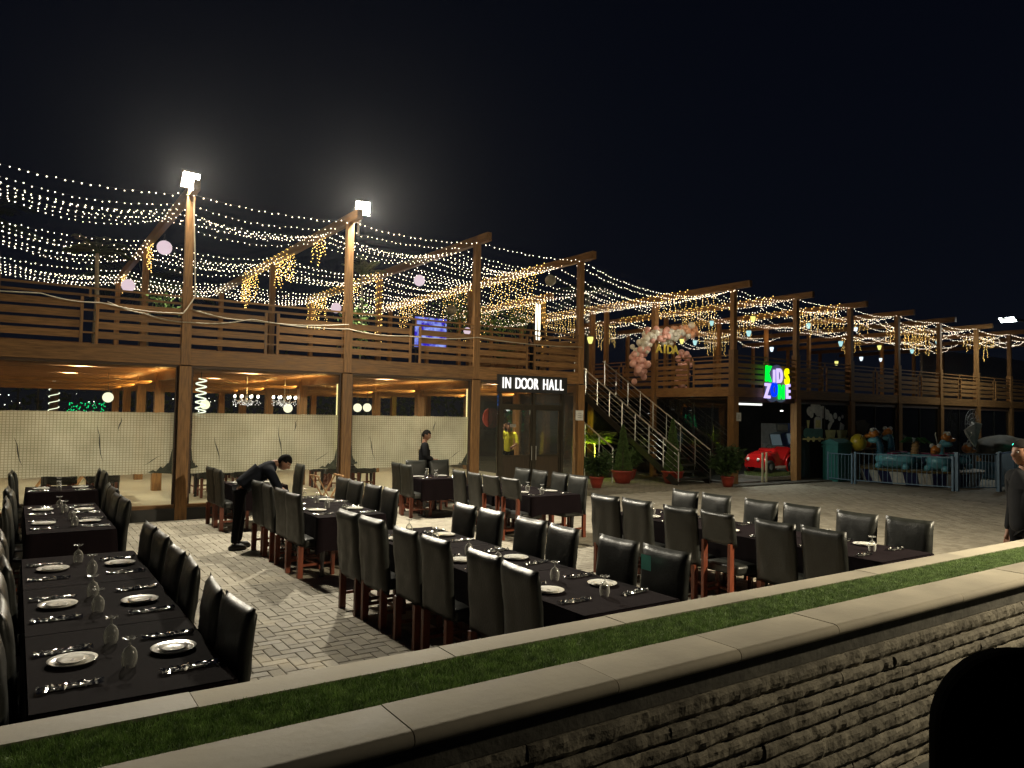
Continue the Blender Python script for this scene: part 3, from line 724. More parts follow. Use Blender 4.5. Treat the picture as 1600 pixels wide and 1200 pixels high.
BK = {'full': [back_mesh(.66, .39, seed=i) for i in range(6)], 'draped': [back_mesh(.72, .335, t=.10, drape=1, seed=9)], 'open': [back_mesh(.36, .69, seed=4)]}
SEAT = rbox(.43, .485, .11, .03, 2, 'seat', LEA, 2, lambda c: Vector((c.x+.24, c.y, c.z+.425+(.012*(1-(c.x/.22)**2)*(1-(c.y/.23)**2) if c.z > 0 else 0))))
def cbox(*a): return B().box(*a).mesh('leg', MAHO)
LG = [cbox(-.045, .02, -.215, -.170, 0, .40), cbox(-.045, .02, .170, .215, 0, .40), cbox(.40, .445, -.21, -.165, 0, .40), cbox(.40, .445, .165, .21, 0, .40)]
LGO = [cbox(-.06, .0, -.215, -.175, 0, .72), cbox(-.06, .0, .175, .215, 0, .72)]+LG[2:]
ST = B().box(.02, .40, -.2, -.18, .14, .17).box(.02, .40, .18, .2, .14, .17).box(.2, .22, -.18, .18, .142, .168).mesh('stretcher', MAHO)
def chair(kind='full', v=0, label='', group=None):
    t = thing('dining_chair', label, 'chair', (0, 0, 0), 0, group)
    meshobj('backrest', BK[kind][v % len(BK[kind])], t); meshobj('seat', SEAT, t)
    for l in (LGO if kind == 'open' else LG): meshobj('leg', l, t)
    meshobj('stretcher', ST, t)
    return t
PRO = {}
nchair = 0
def place_chair(x, y, rz, kind, v, label, group=None):
    key = (kind, v % len(BK[kind]))
    if key not in PRO: c = PRO[key] = chair(kind, v); c.location = (x, y, 0); c.rotation_euler = (0, 0, rz); c['label'] = label; 
    else: c = copytree(PRO[key], (x, y, 0), rz, label)
    c['group'] = 'black leatherette dining chairs round the courtyard tables'
    return c

def cloth_mesh(w, d, drop, seed, z=.752):
    """table cloth: rectangle w (x) by d (y), hanging folds"""
    per = []; N = 14
    for (x0, y0, x1, y1) in ((-w/2, -d/2, w/2, -d/2), (w/2, -d/2, w/2, d/2), (w/2, d/2, -w/2, d/2), (-w/2, d/2, -w/2, -d/2)):
        for i in range(N): t = i/N; per.append((x0+(x1-x0)*t, y0+(y1-y0)*t))
    n = len(per); v = []; f = []
    M_ = 8
    for i in range(M_+1):
        for j in range(M_+1):
            v.append((-w/2+w*i/M_, -d/2+d*j/M_, z+.0012*noise.noise(Vector((i*.9+seed, j*.9, 2)))))
    for i in range(M_):
        for j in range(M_): a = i*(M_+1)+j; f.append((a, a+M_+1, a+M_+2, a+1))
    k = len(v); L = 6
    for l in range(L+1):
        q = l/L
        for i, (x, y) in enumerate(per):
            nx = (1 if x >= w/2-1e-6 else -1 if x <= -w/2+1e-6 else 0); ny = (1 if y >= d/2-1e-6 else -1 if y <= -d/2+1e-6 else 0)
            cor = nx != 0 and ny != 0
            fold = (.5+.5*math.sin(i*2.2+seed*3+noise.noise(Vector((i*.4, seed, 0)))*3))*.018*q
            out = .008+fold+(.045*q if cor else 0); dz = (.004 if l == 0 else 0)
            s2 = .7 if cor else 1
            v.append((x+nx*out*s2, y+ny*out*s2, z-dz-drop*q-(.03*q if cor else 0)-.012*q*noise.noise(Vector((i*.7, seed, 5)))))
    for l in range(L):
        for i in range(n):
            a = k+l*n+i; b = k+l*n+(i+1) % n; f.append((a, a+n, b+n, b))
    # join top rim to first ring
    me = bpy.data.meshes.new('tablecloth'); me.from_pydata(v, [], f); me.materials.append(CLOTH)
    me.polygons.foreach_set('use_smooth', [True]*len(me.polygons)); return me
def turned(): return B().lathe([(.03, 0), (.035, .02), (.022, .05), (.034, .08), (.02, .11), (.03, .2), (.036, .35), (.028, .5), (.04, .56), (.04, .70)], n=10)
LEGM = turned().mesh('leg', LEG, True)
def table(cx, cy, w, d, drop, label, clabel, group):
    t = thing('dining_table', label, 'table', (cx, cy, 0), 0, 'cloth covered dining tables')
    B().box(-w/2+.01, w/2-.01, -d/2+.01, d/2-.01, .705, .745).build('tabletop', LEG, t, world=False)
    for sx in (-1, 1):
        for sy in (-1, 1): meshobj('leg', LEGM, t, (sx*(w/2-.09), sy*(d/2-.09), 0))
    c = meshobj('tablecloth', cloth_mesh(w, d, drop, rnd.uniform(0, 50)), None, (cx, cy, 0))
    tag(c, clabel, 'tablecloth', 'black tablecloths')
    return t
# tableware
PLM = B().lathe([(0, .001), (.085, .001), (.10, .004), (.116, .015), (.118, .018), (.10, .009), (.08, .006), (0, .006)][::1], n=32).mesh('plate', CER, True)
SAUM = B().lathe([(.0001, .008), (.045, .008), (.074, .017), (.076, .019), (.048, .012), (.0001, .013)], n=28).mesh('saucer', CER, True)
MONO = B().box(-.02, .02, -.006, .006, .0134, .0142).mesh('printed_mark', mat('grey_print', (.22, .2, .18), .5))
GLS = bpy.data.materials.new('goblet_glass'); GLS.use_nodes = True; n = GLS.node_tree; n.nodes.clear()
o_ = n.nodes.new('ShaderNodeOutputMaterial'); t_ = n.nodes.new('ShaderNodeBsdfTransparent'); t_.inputs[0].default_value = (.90, .91, .88, 1)
g_ = n.nodes.new('ShaderNodeBsdfGlossy'); g_.inputs['Roughness'].default_value = .12
lw = n.nodes.new('ShaderNodeLayerWeight'); lw.inputs[0].default_value = .5
d_ = n.nodes.new('ShaderNodeBsdfDiffuse'); d_.inputs[0].default_value = (.85, .85, .8, 1)
mp_ = n.nodes.new('ShaderNodeMapRange'); mp_.inputs[3].default_value = .05; mp_.inputs[4].default_value = 1.0; n.links.new(lw.outputs['Facing'], mp_.inputs[0])
m1 = n.nodes.new('ShaderNodeMixShader'); n.links.new(mp_.outputs[0], m1.inputs[0]); n.links.new(t_.outputs[0], m1.inputs[1])
mm = n.nodes.new('ShaderNodeMixShader'); mm.inputs[0].default_value = .46; n.links.new(g_.outputs[0], mm.inputs[1]); n.links.new(d_.outputs[0], mm.inputs[2])
n.links.new(mm.outputs[0], m1.inputs[2]); n.links.new(m1.outputs[0], o_.inputs[0])
BOWL = B().lathe([(.030, 0), (.036, .02), (.0385, .045), (.036, .07), (.026, .092), (.010, .105), (.005, .110)], n=20).mesh('bowl', GLS, True)
STEM = B().lathe([(.005, .110), (.004, .125), (.005, .138)], n=8).mesh('stem', GLS, True)
_v = []
FOOT = B()
for i in range(24):
    pass
def foot():
    bb = B(); n_ = 24; k = 0; vs = []; fs = []
    for r_, z_ in ((.005, .137), (.018, .142), (.036, .150)):
        for j in range(n_):
            a = 2*math.pi*j/n_; w_ = 1+.10*math.sin(j*2.6)*(r_ > .01); vs.append((r_*w_*math.cos(a), r_*w_*math.sin(a), z_+(.006*math.sin(j*1.9) if r_ > .02 else 0)))
    for i in range(2):
        for j in range(n_): fs.append((i*n_+j, i*n_+(j+1) % n_, (i+1)*n_+(j+1) % n_, (i+1)*n_+j))
    return bb.add(vs, fs).mesh('foot', GLS, True)
FOOT = foot()
SLV = bpy.data.materials.new('clear_plastic_sleeve'); SLV.use_nodes = True; n = SLV.node_tree; n.nodes.clear()
o_ = n.nodes.new('ShaderNodeOutputMaterial'); t_ = n.nodes.new('ShaderNodeBsdfTransparent'); t_.inputs[0].default_value = (.8, .8, .78, 1)
g_ = n.nodes.new('ShaderNodeBsdfGlossy'); g_.inputs['Roughness'].default_value = .16; g_.inputs[0].default_value = (.95, .95, .9, 1)
m1 = n.nodes.new('ShaderNodeMixShader'); m1.inputs[0].default_value = .72; n.links.new(t_.outputs[0], m1.inputs[1]); n.links.new(g_.outputs[0], m1.inputs[2]); n.links.new(m1.outputs[0], o_.inputs[0])
NAP = mat('white_napkin', (.72, .71, .67), .8, var=.08, vscale=20)
def sleeve(seed):
    vs = []; fs = []; nx, ny = 22, 7
    for i in range(nx+1):
        for j in range(ny+1):
            x = -.14+.28*i/nx; y = -.034+.068*j/ny; y *= 1+.12*math.sin(i*.9+seed)
            h = .010*(1-((j-ny/2)/(ny/2))**2)+.026*abs(noise.noise(Vector((x*60+seed, y*80, seed))))
            if i in (0, 1, nx-1, nx): h += .006*abs(noise.noise(Vector((j*1.7, seed, i))))
            vs.append((x, y, .001+h))
    for i in range(nx):
        for j in range(ny): a = i*(ny+1)+j; fs.append((a, a+ny+1, a+ny+2, a+1))
    return B().add(vs, fs).mesh('sleeve', SLV, False)
SLVM = [sleeve(i*3.3) for i in range(4)]
NAPM = B().box(-.085, .09, -.017, .017, .0008, .004).mesh('napkin', NAP)
CUTM = B().box(-.10, .02, -.008, -.004, .005, .007).box(.02, .075, -.013, .001, .005, .007).box(-.10, .02, .006, .010, .005, .007).lathe([(.0001, .005), (.011, .006), (.0001, .008)], (.045, .009, 0), 10, 1.8, 1).mesh('cutlery', FORK)
def p_plate(label):
    t = thing('plate', label, 'plate', group='white plates laid on the black cloths'); meshobj('rim_plate', PLM, t); meshobj('saucer', SAUM, t); meshobj('printed_mark', MONO, t); return t
def p_glass(label):
    t = thing('goblet', label, 'glass', group='upturned stemmed glasses'); meshobj('bowl', BOWL, t); meshobj('stem', STEM, t); meshobj('foot', FOOT, t); return t
def p_pack(label, k):
    t = thing('cutlery_packet', label, 'cutlery packet', group='cutlery wrapped in clear plastic sleeves'); meshobj('sleeve', SLVM[k], t); meshobj('napkin', NAPM, t); meshobj('cutlery', CUTM, t); return t
PP = {}
def put(kind, x, y, rz, label, z=.7545):
    key = kind if kind != 'pack' else kind+str(rnd.randrange(4))
    if key not in PP:
        o = PP[key] = p_plate(label) if kind == 'plate' else p_glass(label) if kind == 'glass' else p_pack(label, int(key[-1]))
        o.location = (x, y, z); o.rotation_euler = (0, 0, rz)
    else: o = copytree(PP[key], (x, y, z), rz, label)
    return o
ORD = ['nearest', 'second nearest', 'third nearest', 'fourth nearest', 'fifth nearest', 'sixth nearest', 'seventh nearest', 'eighth nearest']
def run(name, xl, xr, ys, d, bl, br, kinds=None, drop=.42, noleft=(), noright=(), skip_table=()):
    """a run of joined tables along y (ys: centres, near to far), chairs on both long sides"""
    w = xr-xl; cx = (xl+xr)/2
    for i, y in enumerate(ys):
        tn = f'{ORD[i]} table of the {name}' if len(ys) > 1 else name
        table(cx, y, w, d-.012, drop, f'dark table under a black cloth, {ORD[i]} of the {name}' if len(ys) > 1 else f'dark table under a black cloth, the {name}', f'black cloth over the {tn}', name)
        put('plate', xl+.19+rnd.uniform(-.02, .02), y+.02+rnd.uniform(-.03, .03), rnd.uniform(-.4, .4)+1.57, f'white plate on the left side of the {tn}')
        put('plate', xr-.19+rnd.uniform(-.02, .02), y-.12*(i % 2)+.35*(i % 2)*0+rnd.uniform(-.03, .03), rnd.uniform(-.4, .4)+1.57, f'white plate on the right side of the {tn}')
        for sgn, nm in ((-1, 'near'), (1, 'far')):
            put('pack', xl+.17, y+sgn*.30-.05+rnd.uniform(-.04, .04), rnd.uniform(-.12, .12), f'wrapped cutlery, {nm} left seat, {tn}')
            put('pack', xr-.17, y+sgn*.32-.05+rnd.uniform(-.04, .04), rnd.uniform(-.12, .12), f'wrapped cutlery, {nm} right seat, {tn}')
            put('glass', cx+rnd.uniform(-.05, .05), y+sgn*.27+rnd.uniform(-.08, .08), rnd.uniform(0, 6), f'upturned stemmed glass, {nm} one on the {tn}')
    k = 0
    for i, y in enumerate(ys):
        for sgn in (-1, 1):
            if (i, sgn) not in noleft:
                kd, v = (kinds or {}).get(('L', k), ('full', rnd.randrange(6)))
                desc = {'full': 'black padded chair', 'draped': 'loosely covered black chair', 'open': 'short backed black chair'}[kd]
                place_chair(bl+rnd.uniform(-.03, .03), y+sgn*.275+rnd.uniform(-.015, .015), rnd.uniform(-.08, .08), kd, v, f'{desc}, {ORD[k]} on the left of the {name}')
            if (i, sgn) not in noright:
                kd, v = (kinds or {}).get(('R', k), ('full', rnd.randrange(6)))
                desc = {'full': 'black padded chair', 'draped': 'loosely covered black chair', 'open': 'short backed black chair'}[kd]
                place_chair(br+rnd.uniform(-.03, .03), y+sgn*.275+rnd.uniform(-.015, .015), math.pi+rnd.uniform(-.08, .08), kd, v, f'{desc}, {ORD[k]} on the right of the {name}')
            k += 1
run('left front row', .10, .97, (4.50, 5.80, 7.10), 1.30, .0, 1.02)
run('left back row', .15, .98, (9.85, 11.15), 1.30, .03, 1.06)
run('far left table', .2, 1.15, (14.0,), 1.0, .06, 1.20)
run('centre front row', 3.22, 4.12, (4.50, 5.80, 7.10), 1.30, 3.02, 4.33, kinds={('L', 5): ('draped', 0), ('L', 4): ('draped', 0)})
run('centre back row', 3.2, 4.1, (9.60, 10.80), 1.20, 3.04, 4.28)
run('centre far table', 3.2, 4.1, (13.75,), 1.1, 3.0, 4.4, noright=((0, -1), (0, 1)))
run('right front row', 6.88, 7.82, (4.50, 5.80, 7.10), 1.30, 6.55, 7.98, kinds={('L', 5): ('draped', 0), ('L', 4): ('draped', 0), ('L', 2): ('open', 0)})
run('right back row', 7.02, 8.0, (10.30, 11.45), 1.12, 6.80, 8.18, kinds={('L', 0): ('open', 0), ('L', 1): ('open', 0)}, drop=.3)
run('waiter side table', 6.78, 7.7, (13.7,), 1.1, 6.6, 7.8, noright=((0, -1), (0, 1)))
for j, x in enumerate((7.3, 7.85)):
    place_chair(x, 14.45, -math.pi/2, 'full', j, f'black padded chair facing the yard, {("left","right")[j]} one before the standing waiter')
place_chair(4.6, 14.2, math.pi, 'full', 0, 'black padded chair half hidden behind the bending waiter')
# green sticker on one backrest (near right of the centre row)
st = B(); st.add([(-.002, -.055, 0), (-.002, .055, 0), (-.002, .055, .12), (-.002, -.055, .12)], [(0, 3, 2, 1)])
stk = st.build('green_tag', mat('teal_sticker', (.07, .38, .30), .6), None, world=False); tag(stk, 'teal square sticker on a chair back of the centre row', 'sticker'); 
stk.location = (4.33-.083, 4.225+.10, .865); stk.rotation_euler = (0, 0, 0)
# folding tray stand
ts = thing('tray_stand', 'folded open wooden tray stand beside the centre back row', 'tray stand', (5.0, 13.7, 0))
TW = mat('pine_wood', (.34, .19, .08), .5, var=.25, vscale=6)
for s in (-1, 1):
    for q in (-1, 1): B().bar((5.0-q*.24, 13.7+s*.2, .0), (5.0+q*.24, 13.7+s*.2, .84), .035, .02).build('leg', TW, ts)
for q in (-1, 1): B().bar((5.0+q*.24, 13.46, .85), (5.0+q*.24, 13.94, .85), .035, .025).build('top_rail', TW, ts); B().bar((5.0+q*.15, 13.5, .16), (5.0+q*.15, 13.9, .16), .02, .02).build('stretcher', TW, ts)
# black chair close to the camera (bottom right corner)
bc = thing('terrace_chair', 'black rounded chair back close by in the bottom right corner', 'chair', (2.19, .79, .34), R(-35))
def bround(w, h, t):
    pts = []; r_ = .2
    for k in range(9): a = math.pi-k*math.pi/16; pts.append((-w/2+r_+r_*math.cos(a), h-r_+r_*math.sin(a)))
    for k in range(9): a = math.pi/2-k*math.pi/16; pts.append((w/2-r_+r_*math.cos(a), h-r_+r_*math.sin(a)))
    pts = [(-w/2, .42)]+pts+[(w/2, .42)]
    return B().prism(pts[::-1], -t/2, t/2)
bo = bround(.6, 1.19, .08).build('backrest', mat('black_fabric', (.002, .002, .002), 1, var=0, spec=0), bc, world=False)
md = bo.modifiers.new('bev', 'BEVEL'); md.width = .03; md.segments = 3
B().box(-.28, .28, -.5, .04, .40, .5).build('seat', mat('black_fabric', (.002, .002, .002), 1, var=0, spec=0), bc, world=False)
for sx in (-.25, .25):
    for sy in (-.46, .0): B().box(sx-.02, sx+.02, sy-.02, sy+.02, 0, .40).build('leg', BLACK, bc, world=False)
# ================================================================ people
SKIN = mat('skin', (.24, .12, .075), .5, var=.08, vscale=12, spec=.35)
HAIR = mat('dark_hair', (.005, .004, .0035), .85, var=.3, vscale=60, spec=.12)
EYEW = mat('eye_white', (.28, .26, .24), .5, var=0); EYEB = mat('eye_dark', (.01, .008, .006), .2, var=0)
def skinmesh(J, E_, root, sub=2):
    """J: name -> ((x,y,z), r) ; E_: list of name pairs; returns evaluated mesh"""
    names = list(J); idx = {n_: i for i, n_ in enumerate(names)}
    me = bpy.data.meshes.new('skin'); me.from_pydata([J[n_][0] for n_ in names], [(idx[a], idx[b]) for a, b in E_], [])
    o = bpy.data.objects.new('skin_tmp', me); COL.objects.link(o)
    o.modifiers.new('s', 'SKIN'); ss = o.modifiers.new('u', 'SUBSURF'); ss.levels = sub
    sv = me.skin_vertices[0].data
    for n_ in names:
        r = J[n_][1]; r = r if isinstance(r, tuple) else (r, r)
        sv[idx[n_]].radius = r; sv[idx[n_]].use_root = (n_ == root)
    dg = bpy.context.evaluated_depsgraph_get(); dg.update()
    m2 = bpy.data.meshes.new_from_object(o.evaluated_get(dg)); bpy.data.objects.remove(o, do_unlink=True)
    return m2
def headverts(scale=1.0):
    n_, m_ = 28, 22; V = []; F = []
    for i in range(m_+1):
        ph = math.pi*i/m_
        for j in range(n_):
            th = 2*math.pi*j/n_; d = Vector((math.sin(ph)*math.cos(th), math.sin(ph)*math.sin(th), -math.cos(ph)))
            x, y, z = d.x*.098, d.y*.076, d.z*.118
            f = max(0, d.x)
            if d.z < -.1: y *= 1-.28*min(1, (-d.z-.1)/.8); x = x*(1-.12*(-d.z)) if d.x < 0 else x
            x += .026*math.exp(-((y/.012)**2)-(((z+.018)/.017)**2))*(f > .3)
            x += .012*math.exp(-((y/.009)**2)-(((z-.005)/.02)**2))*(f > .3)
            x += .010*math.exp(-((y/.022)**2)-(((z+.088)/.018)**2))*(f > .2)
            x += .006*math.exp(-((y/.02)**2)-(((z+.056)/.008)**2))*(f > .3)
            x -= .010*(math.exp(-(((abs(y)-.032)/.014)**2)-(((z-.010)/.012)**2)))*(f > .3)
            x += .005*math.exp(-((abs(y)-.03)/.03)**2-((z-.03)/.008)**2)*(f > .3)
            for s_ in (-1, 1):
                e = math.exp(-((x+.005)/.018)**2-((z+.005)/.028)**2)*(d.y*s_ > .5); y += s_*.016*e
            V.append(Vector((x, y, z))*scale)
    for i in range(m_):
        for j in range(n_): F.append((i*n_+j, i*n_+(j+1) % n_, (i+1)*n_+(j+1) % n_, (i+1)*n_+j))
    return V, F
def person(label, loc, rz, P, cols, sc=1.0, head=(0, 0, 0), patch=False, hairlen=.0):
    """P: joint positions (front = +x, left = +y); cols: shirt, trousers"""
    t = thing('person', label, 'person', loc, rz); t.scale = (sc, sc, sc)
    g = lambda k: Vector(P[k])
    J = {'pelvis': (g('pelvis'), .06), 'belly': (g('pelvis').lerp(g('chest'), .45), .085), 'chest': (g('chest'), .085), 'nb': (g('neck'), .06), 'nt': (g('neck').lerp(g('head'), .45), .052)}
    E_ = [('pelvis', 'belly'), ('belly', 'chest'), ('chest', 'nb'), ('nb', 'nt')]
    for s_ in 'lr':
        J['sh'+s_] = (g('sh'+s_), .045); J['el'+s_] = (g('el'+s_), .042); J['wr'+s_] = (g('wr'+s_), .028)
        hd = (g('wr'+s_)-g('el'+s_)).normalized(); J['ha'+s_] = (g('wr'+s_)+hd*.07, (.038, .02)); 
        J['hi'+s_] = (g('hi'+s_), .055); J['kn'+s_] = (g('kn'+s_), .062); J['an'+s_] = (g('an'+s_), .042)
        E_ += [('chest', 'sh'+s_), ('sh'+s_, 'el'+s_), ('el'+s_, 'wr'+s_), ('wr'+s_, 'ha'+s_), ('pelvis', 'hi'+s_), ('hi'+s_, 'kn'+s_), ('kn'+s_, 'an'+s_)]
    bm_ = skinmesh(J, E_, 'pelvis')
    bb = B(); bb.add([v.co for v in bm_.vertices], [tuple(p.vertices) for p in bm_.polygons])
    HR = Euler(head).to_matrix(); V, F = headverts(); hc = g('head')
    bb.add([HR @ v+hc for v in V], F)
    for s_ in 'lr':
        w_, hd = g('wr'+s_), (g('wr'+s_)-g('el'+s_)).normalized(); sd = hd.cross(Vector((1, 0, .2))).normalized() if abs(hd.x) < .9 else Vector((0, 1, 0)); nn = sd.cross(hd)
        for k in range(4):
            b0 = w_+hd*.085+sd*(-.027+.018*k); L = (.058, .068, .064, .05)[k]
            bb.tube([b0-hd*.02, b0+hd*L*.45, b0+hd*L*.8+nn*.014, b0+hd*L+nn*.032], [.010, .009, .008, .006], 6)
        bb.tube([w_+hd*.03+sd*(-.03), w_+hd*.06+sd*(-.052)+nn*.01, w_+hd*.09+sd*(-.058)+nn*.02], [.012, .010, .008], 6)
    bb.build('body', SKIN, t, smooth=True, world=False)
    # shirt
    S = {'pe': (g('pelvis')+Vector((0, 0, -.10))*(1 if P.get('upright', 1) else .3), .152), 'be': (g('pelvis').lerp(g('chest'), .5), .143), 'ch': (g('chest'), .125), 'co': (g('neck')+(g('neck')-g('chest'))*.12, .075)}
    SE = [('pe', 'be'), ('be', 'ch'), ('ch', 'co')]
    for s_ in 'lr': S['c'+s_] = (g('chest').lerp(g('sh'+s_), .45)+Vector((0, 0, -.02)), .112); SE += [('ch', 'c'+s_)]
    for s_ in 'lr':
        S['s'+s_] = (g('sh'+s_), .076); S['e'+s_] = (g('el'+s_), .060); e2 = g('el'+s_).lerp(g('wr'+s_), P.get('cuff', .9)); S['w'+s_] = (e2, .046)
        SE += [('c'+s_, 's'+s_), ('s'+s_, 'e'+s_), ('e'+s_, 'w'+s_)]
    sm = skinmesh(S, SE, 'be'); sm.materials.clear(); sm.materials.append(cols[0]); sm.polygons.foreach_set('use_smooth', [True]*len(sm.polygons)); sm.name = 'shirt'
    meshobj('shirt', sm, t)
    T = {'pe': (g('pelvis')+Vector((0, 0, .04)), .112)}; TE = []
    for s_ in 'lr':
        T['h'+s_] = (g('hi'+s_)+Vector((0, 0, -.05)), .09); T['k'+s_] = (g('kn'+s_), .066); T['a'+s_] = (g('an'+s_)+Vector((0, 0, .0)), .052)
        TE += [('pe', 'h'+s_), ('h'+s_, 'k'+s_), ('k'+s_, 'a'+s_)]
    tm_ = skinmesh(T, TE, 'pe'); tm_.materials.clear(); tm_.materials.append(cols[1]); tm_.polygons.foreach_set('use_smooth', [True]*len(tm_.polygons)); tm_.name = 'trousers'
    meshobj('trousers', tm_, t)
    for s_ in 'lr':
        a = g('an'+s_); s2 = B().lathe([(.0001, 0), (.044, 0), (.05, .02), (.045, .055), (.03, .085), (.0001, .09)], (a.x+.05, a.y, 0), 14, 2.6, 1)
        s2.build('shoe', BLACK, t, smooth=True, world=False)
    # hair cap
    hb = B(); V2 = []; 
    hv, hf = headverts(1.0)
    keep = {}
    for i, v in enumerate(hv):
        if (v.z > .048 and v.x > .045) or (v.z > .0 and v.x <= .045) or (v.x < -.015 and v.z > -.05-hairlen): keep[i] = len(V2); q = v.copy(); V2.append(HR @ (q*(1.085+.03*noise.noise(q*60))+Vector((-.003, 0, .006)))+hc)
    F2 = [tuple(keep[i] for i in f) for f in hf if all(i in keep for i in f)]
    hb.add(V2, F2); hb.build('hair', HAIR, t, smooth=True, world=False)
    for s_ in (-1, 1):
        eb = B().ball(HR @ Vector((.080, s_*.031, .012))+hc, .0105, 10, 8); eb.build('eye', EYEW, t, True, world=False)
        eb = B().ball(HR @ Vector((.0875, s_*.031, .012))+hc, .0055, 8, 6); eb.build('pupil', EYEB, t, True, world=False)
        B().tube([HR @ Vector((.085, s_*.018, .030))+hc, HR @ Vector((.088, s_*.03, .034))+hc, HR @ Vector((.077, s_*.048, .030))+hc], .0035, 5).build('eyebrow', HAIR, t, world=False)
    B().tube([HR @ Vector((.088, -.02, -.056))+hc, HR @ Vector((.096, 0, -.055))+hc, HR @ Vector((.088, .02, -.056))+hc], .004, 5).build('mouth', mat('lips', (.20, .07, .05), .5), t, world=False)
    return t
BSH = mat('black_shirt', (.006, .0065, .008), .9, spec=.2, var=.25, vscale=6, bump=.4, bscale=12)
BTR = mat('black_trousers', (.005, .005, .006), .95, spec=.08, var=.25, vscale=6, bump=.4, bscale=10)
NAVY = mat('navy_shirt', (.007, .009, .016), .9, spec=.2, var=.25, vscale=6, bump=.4, bscale=12)
YEL = mat('yellow_shirt', (.52, .48, .02), .7, var=.15, vscale=6, bump=.4, bscale=10)
# bending waiter
person('person in dark clothes bending over the far end of the centre back row', (2.86, 11.5, 0), R(-12), dict(
    pelvis=(0, 0, .92), chest=(.34, 0, 1.19), neck=(.49, 0, 1.25), head=(.61, -.02, 1.26), shl=(.40, .18, 1.13), shr=(.40, -.18, 1.13), ell=(.52, .23, .90), elr=(.54, -.21, .88),
    wrl=(.66, .16, .80), wrr=(.68, -.16, .80), hil=(0, .09, .86), hir=(0, -.09, .86), knl=(.03, .11, .48), knr=(-.03, -.11, .49), anl=(.0, .12, .08), anr=(-.07, -.11, .08), upright=0, cuff=.15), (NAVY, BTR), 1.02, head=(0, R(42), R(-20)))
# standing waiter by the glass
person('person in a black shirt standing behind two chairs before the frosted glass', (7.62, 14.74, 0), R(-28), dict(
    pelvis=(0, 0, .95), chest=(.0, 0, 1.32), neck=(.0, 0, 1.47), head=(.035, 0, 1.60), shl=(0, .185, 1.40), shr=(0, -.185, 1.40), ell=(.03, .24, 1.12), elr=(.03, -.24, 1.12),
    wrl=(.24, .13, 1.03), wrr=(.24, -.1, 1.04), hil=(0, .09, .90), hir=(0, -.09, .90), knl=(.02, .1, .5), knr=(.0, -.1, .5), anl=(0, .1, .08), anr=(-.02, -.1, .08), cuff=.8), (BSH, BTR), .985, head=(0, R(16), R(-12)))
# man in yellow inside the hall, raising a phone
ym = person('person in a bright yellow shirt inside the glass door raising a phone', (10.92, 16.3, .27), R(-124), dict(
    pelvis=(0, 0, .95), chest=(.0, 0, 1.32), neck=(.0, 0, 1.47), head=(.02, 0, 1.60), shl=(0, .185, 1.40), shr=(.02, -.185, 1.42), ell=(.05, .25, 1.14), elr=(.20, -.22, 1.42),
    wrl=(.2, .12, 1.04), wrr=(.24, -.13, 1.58), hil=(0, .09, .90), hir=(0, -.09, .90), knl=(.02, .1, .5), knr=(.0, -.1, .5), anl=(0, .1, .08), anr=(-.02, -.1, .08), cuff=.25), (YEL, BTR), .92, head=(0, 0, 0))
ph = thing('phone', 'white phone held up by the person in yellow', 'phone', (10.86, 16.02, 1.78), R(-124)); B().box(-.006, .006, -.08, .08, -.04, .04).build('case', mat('white_plastic', (.7, .7, .7), .3), ph, world=False)
B().box(-.0085, -.006, -.03, .03, -.018, .02).build('logo', mat('red_print', (.6, .03, .02), .5), ph, world=False)
# man at the right edge, black jacket with a badge
rm = person('person in a black jacket with a sleeve badge passing at the right edge', (8.62, 3.32, 0), R(152), dict(
    pelvis=(0, 0, .95), chest=(.0, 0, 1.32), neck=(.0, 0, 1.47), head=(.03, 0, 1.60), shl=(-.02, .17, 1.41), shr=(0, -.17, 1.41), ell=(-.10, .21, 1.12), elr=(-.06, -.22, 1.12),
    wrl=(-.02, .19, .80), wrr=(.0, -.22, .84), hil=(0, .09, .90), hir=(0, -.09, .90), knl=(.06, .1, .5), knr=(-.04, -.1, .5), anl=(.02, .1, .08), anr=(-.12, -.1, .08), cuff=.95), (BSH, BTR), 1.115, head=(0, 0, 0))
bd = B(); bd.prism([(-.028, .0), (.028, .0), (.032, .04), (.0, .052), (-.032, .04)][::-1], -.003, .003); bd.prism([(-.036, -.03), (-.02, -.012), (0, -.008), (.02, -.012), (.036, -.03), (0, -.022)][::-1], -.003, .003)
b2 = bd.build('badge', mat('badge_thread', (.5, .5, .5), .8), rm, world=False); b2.location = (-.05, .268, 1.27); b2.rotation_euler = (R(-12), 0, R(180))
# figure on the roof deck
person('person in dark clothes standing on the roof deck beside the twin tube light', (12.02, 16.7, 3.195), R(-100), dict(
    pelvis=(0, 0, .95), chest=(.0, 0, 1.32), neck=(.0, 0, 1.47), head=(.03, 0, 1.60), shl=(0, .185, 1.40), shr=(0, -.185, 1.40), ell=(.0, .24, 1.12), elr=(.0, -.24, 1.12),
    wrl=(.14, .22, .9), wrr=(.14, -.2, .9), hil=(0, .09, .90), hir=(0, -.09, .90), knl=(.02, .1, .5), knr=(.0, -.1, .5), anl=(0, .1, .08), anr=(-.02, -.1, .08), cuff=.8), (BSH, BTR), 1.0)
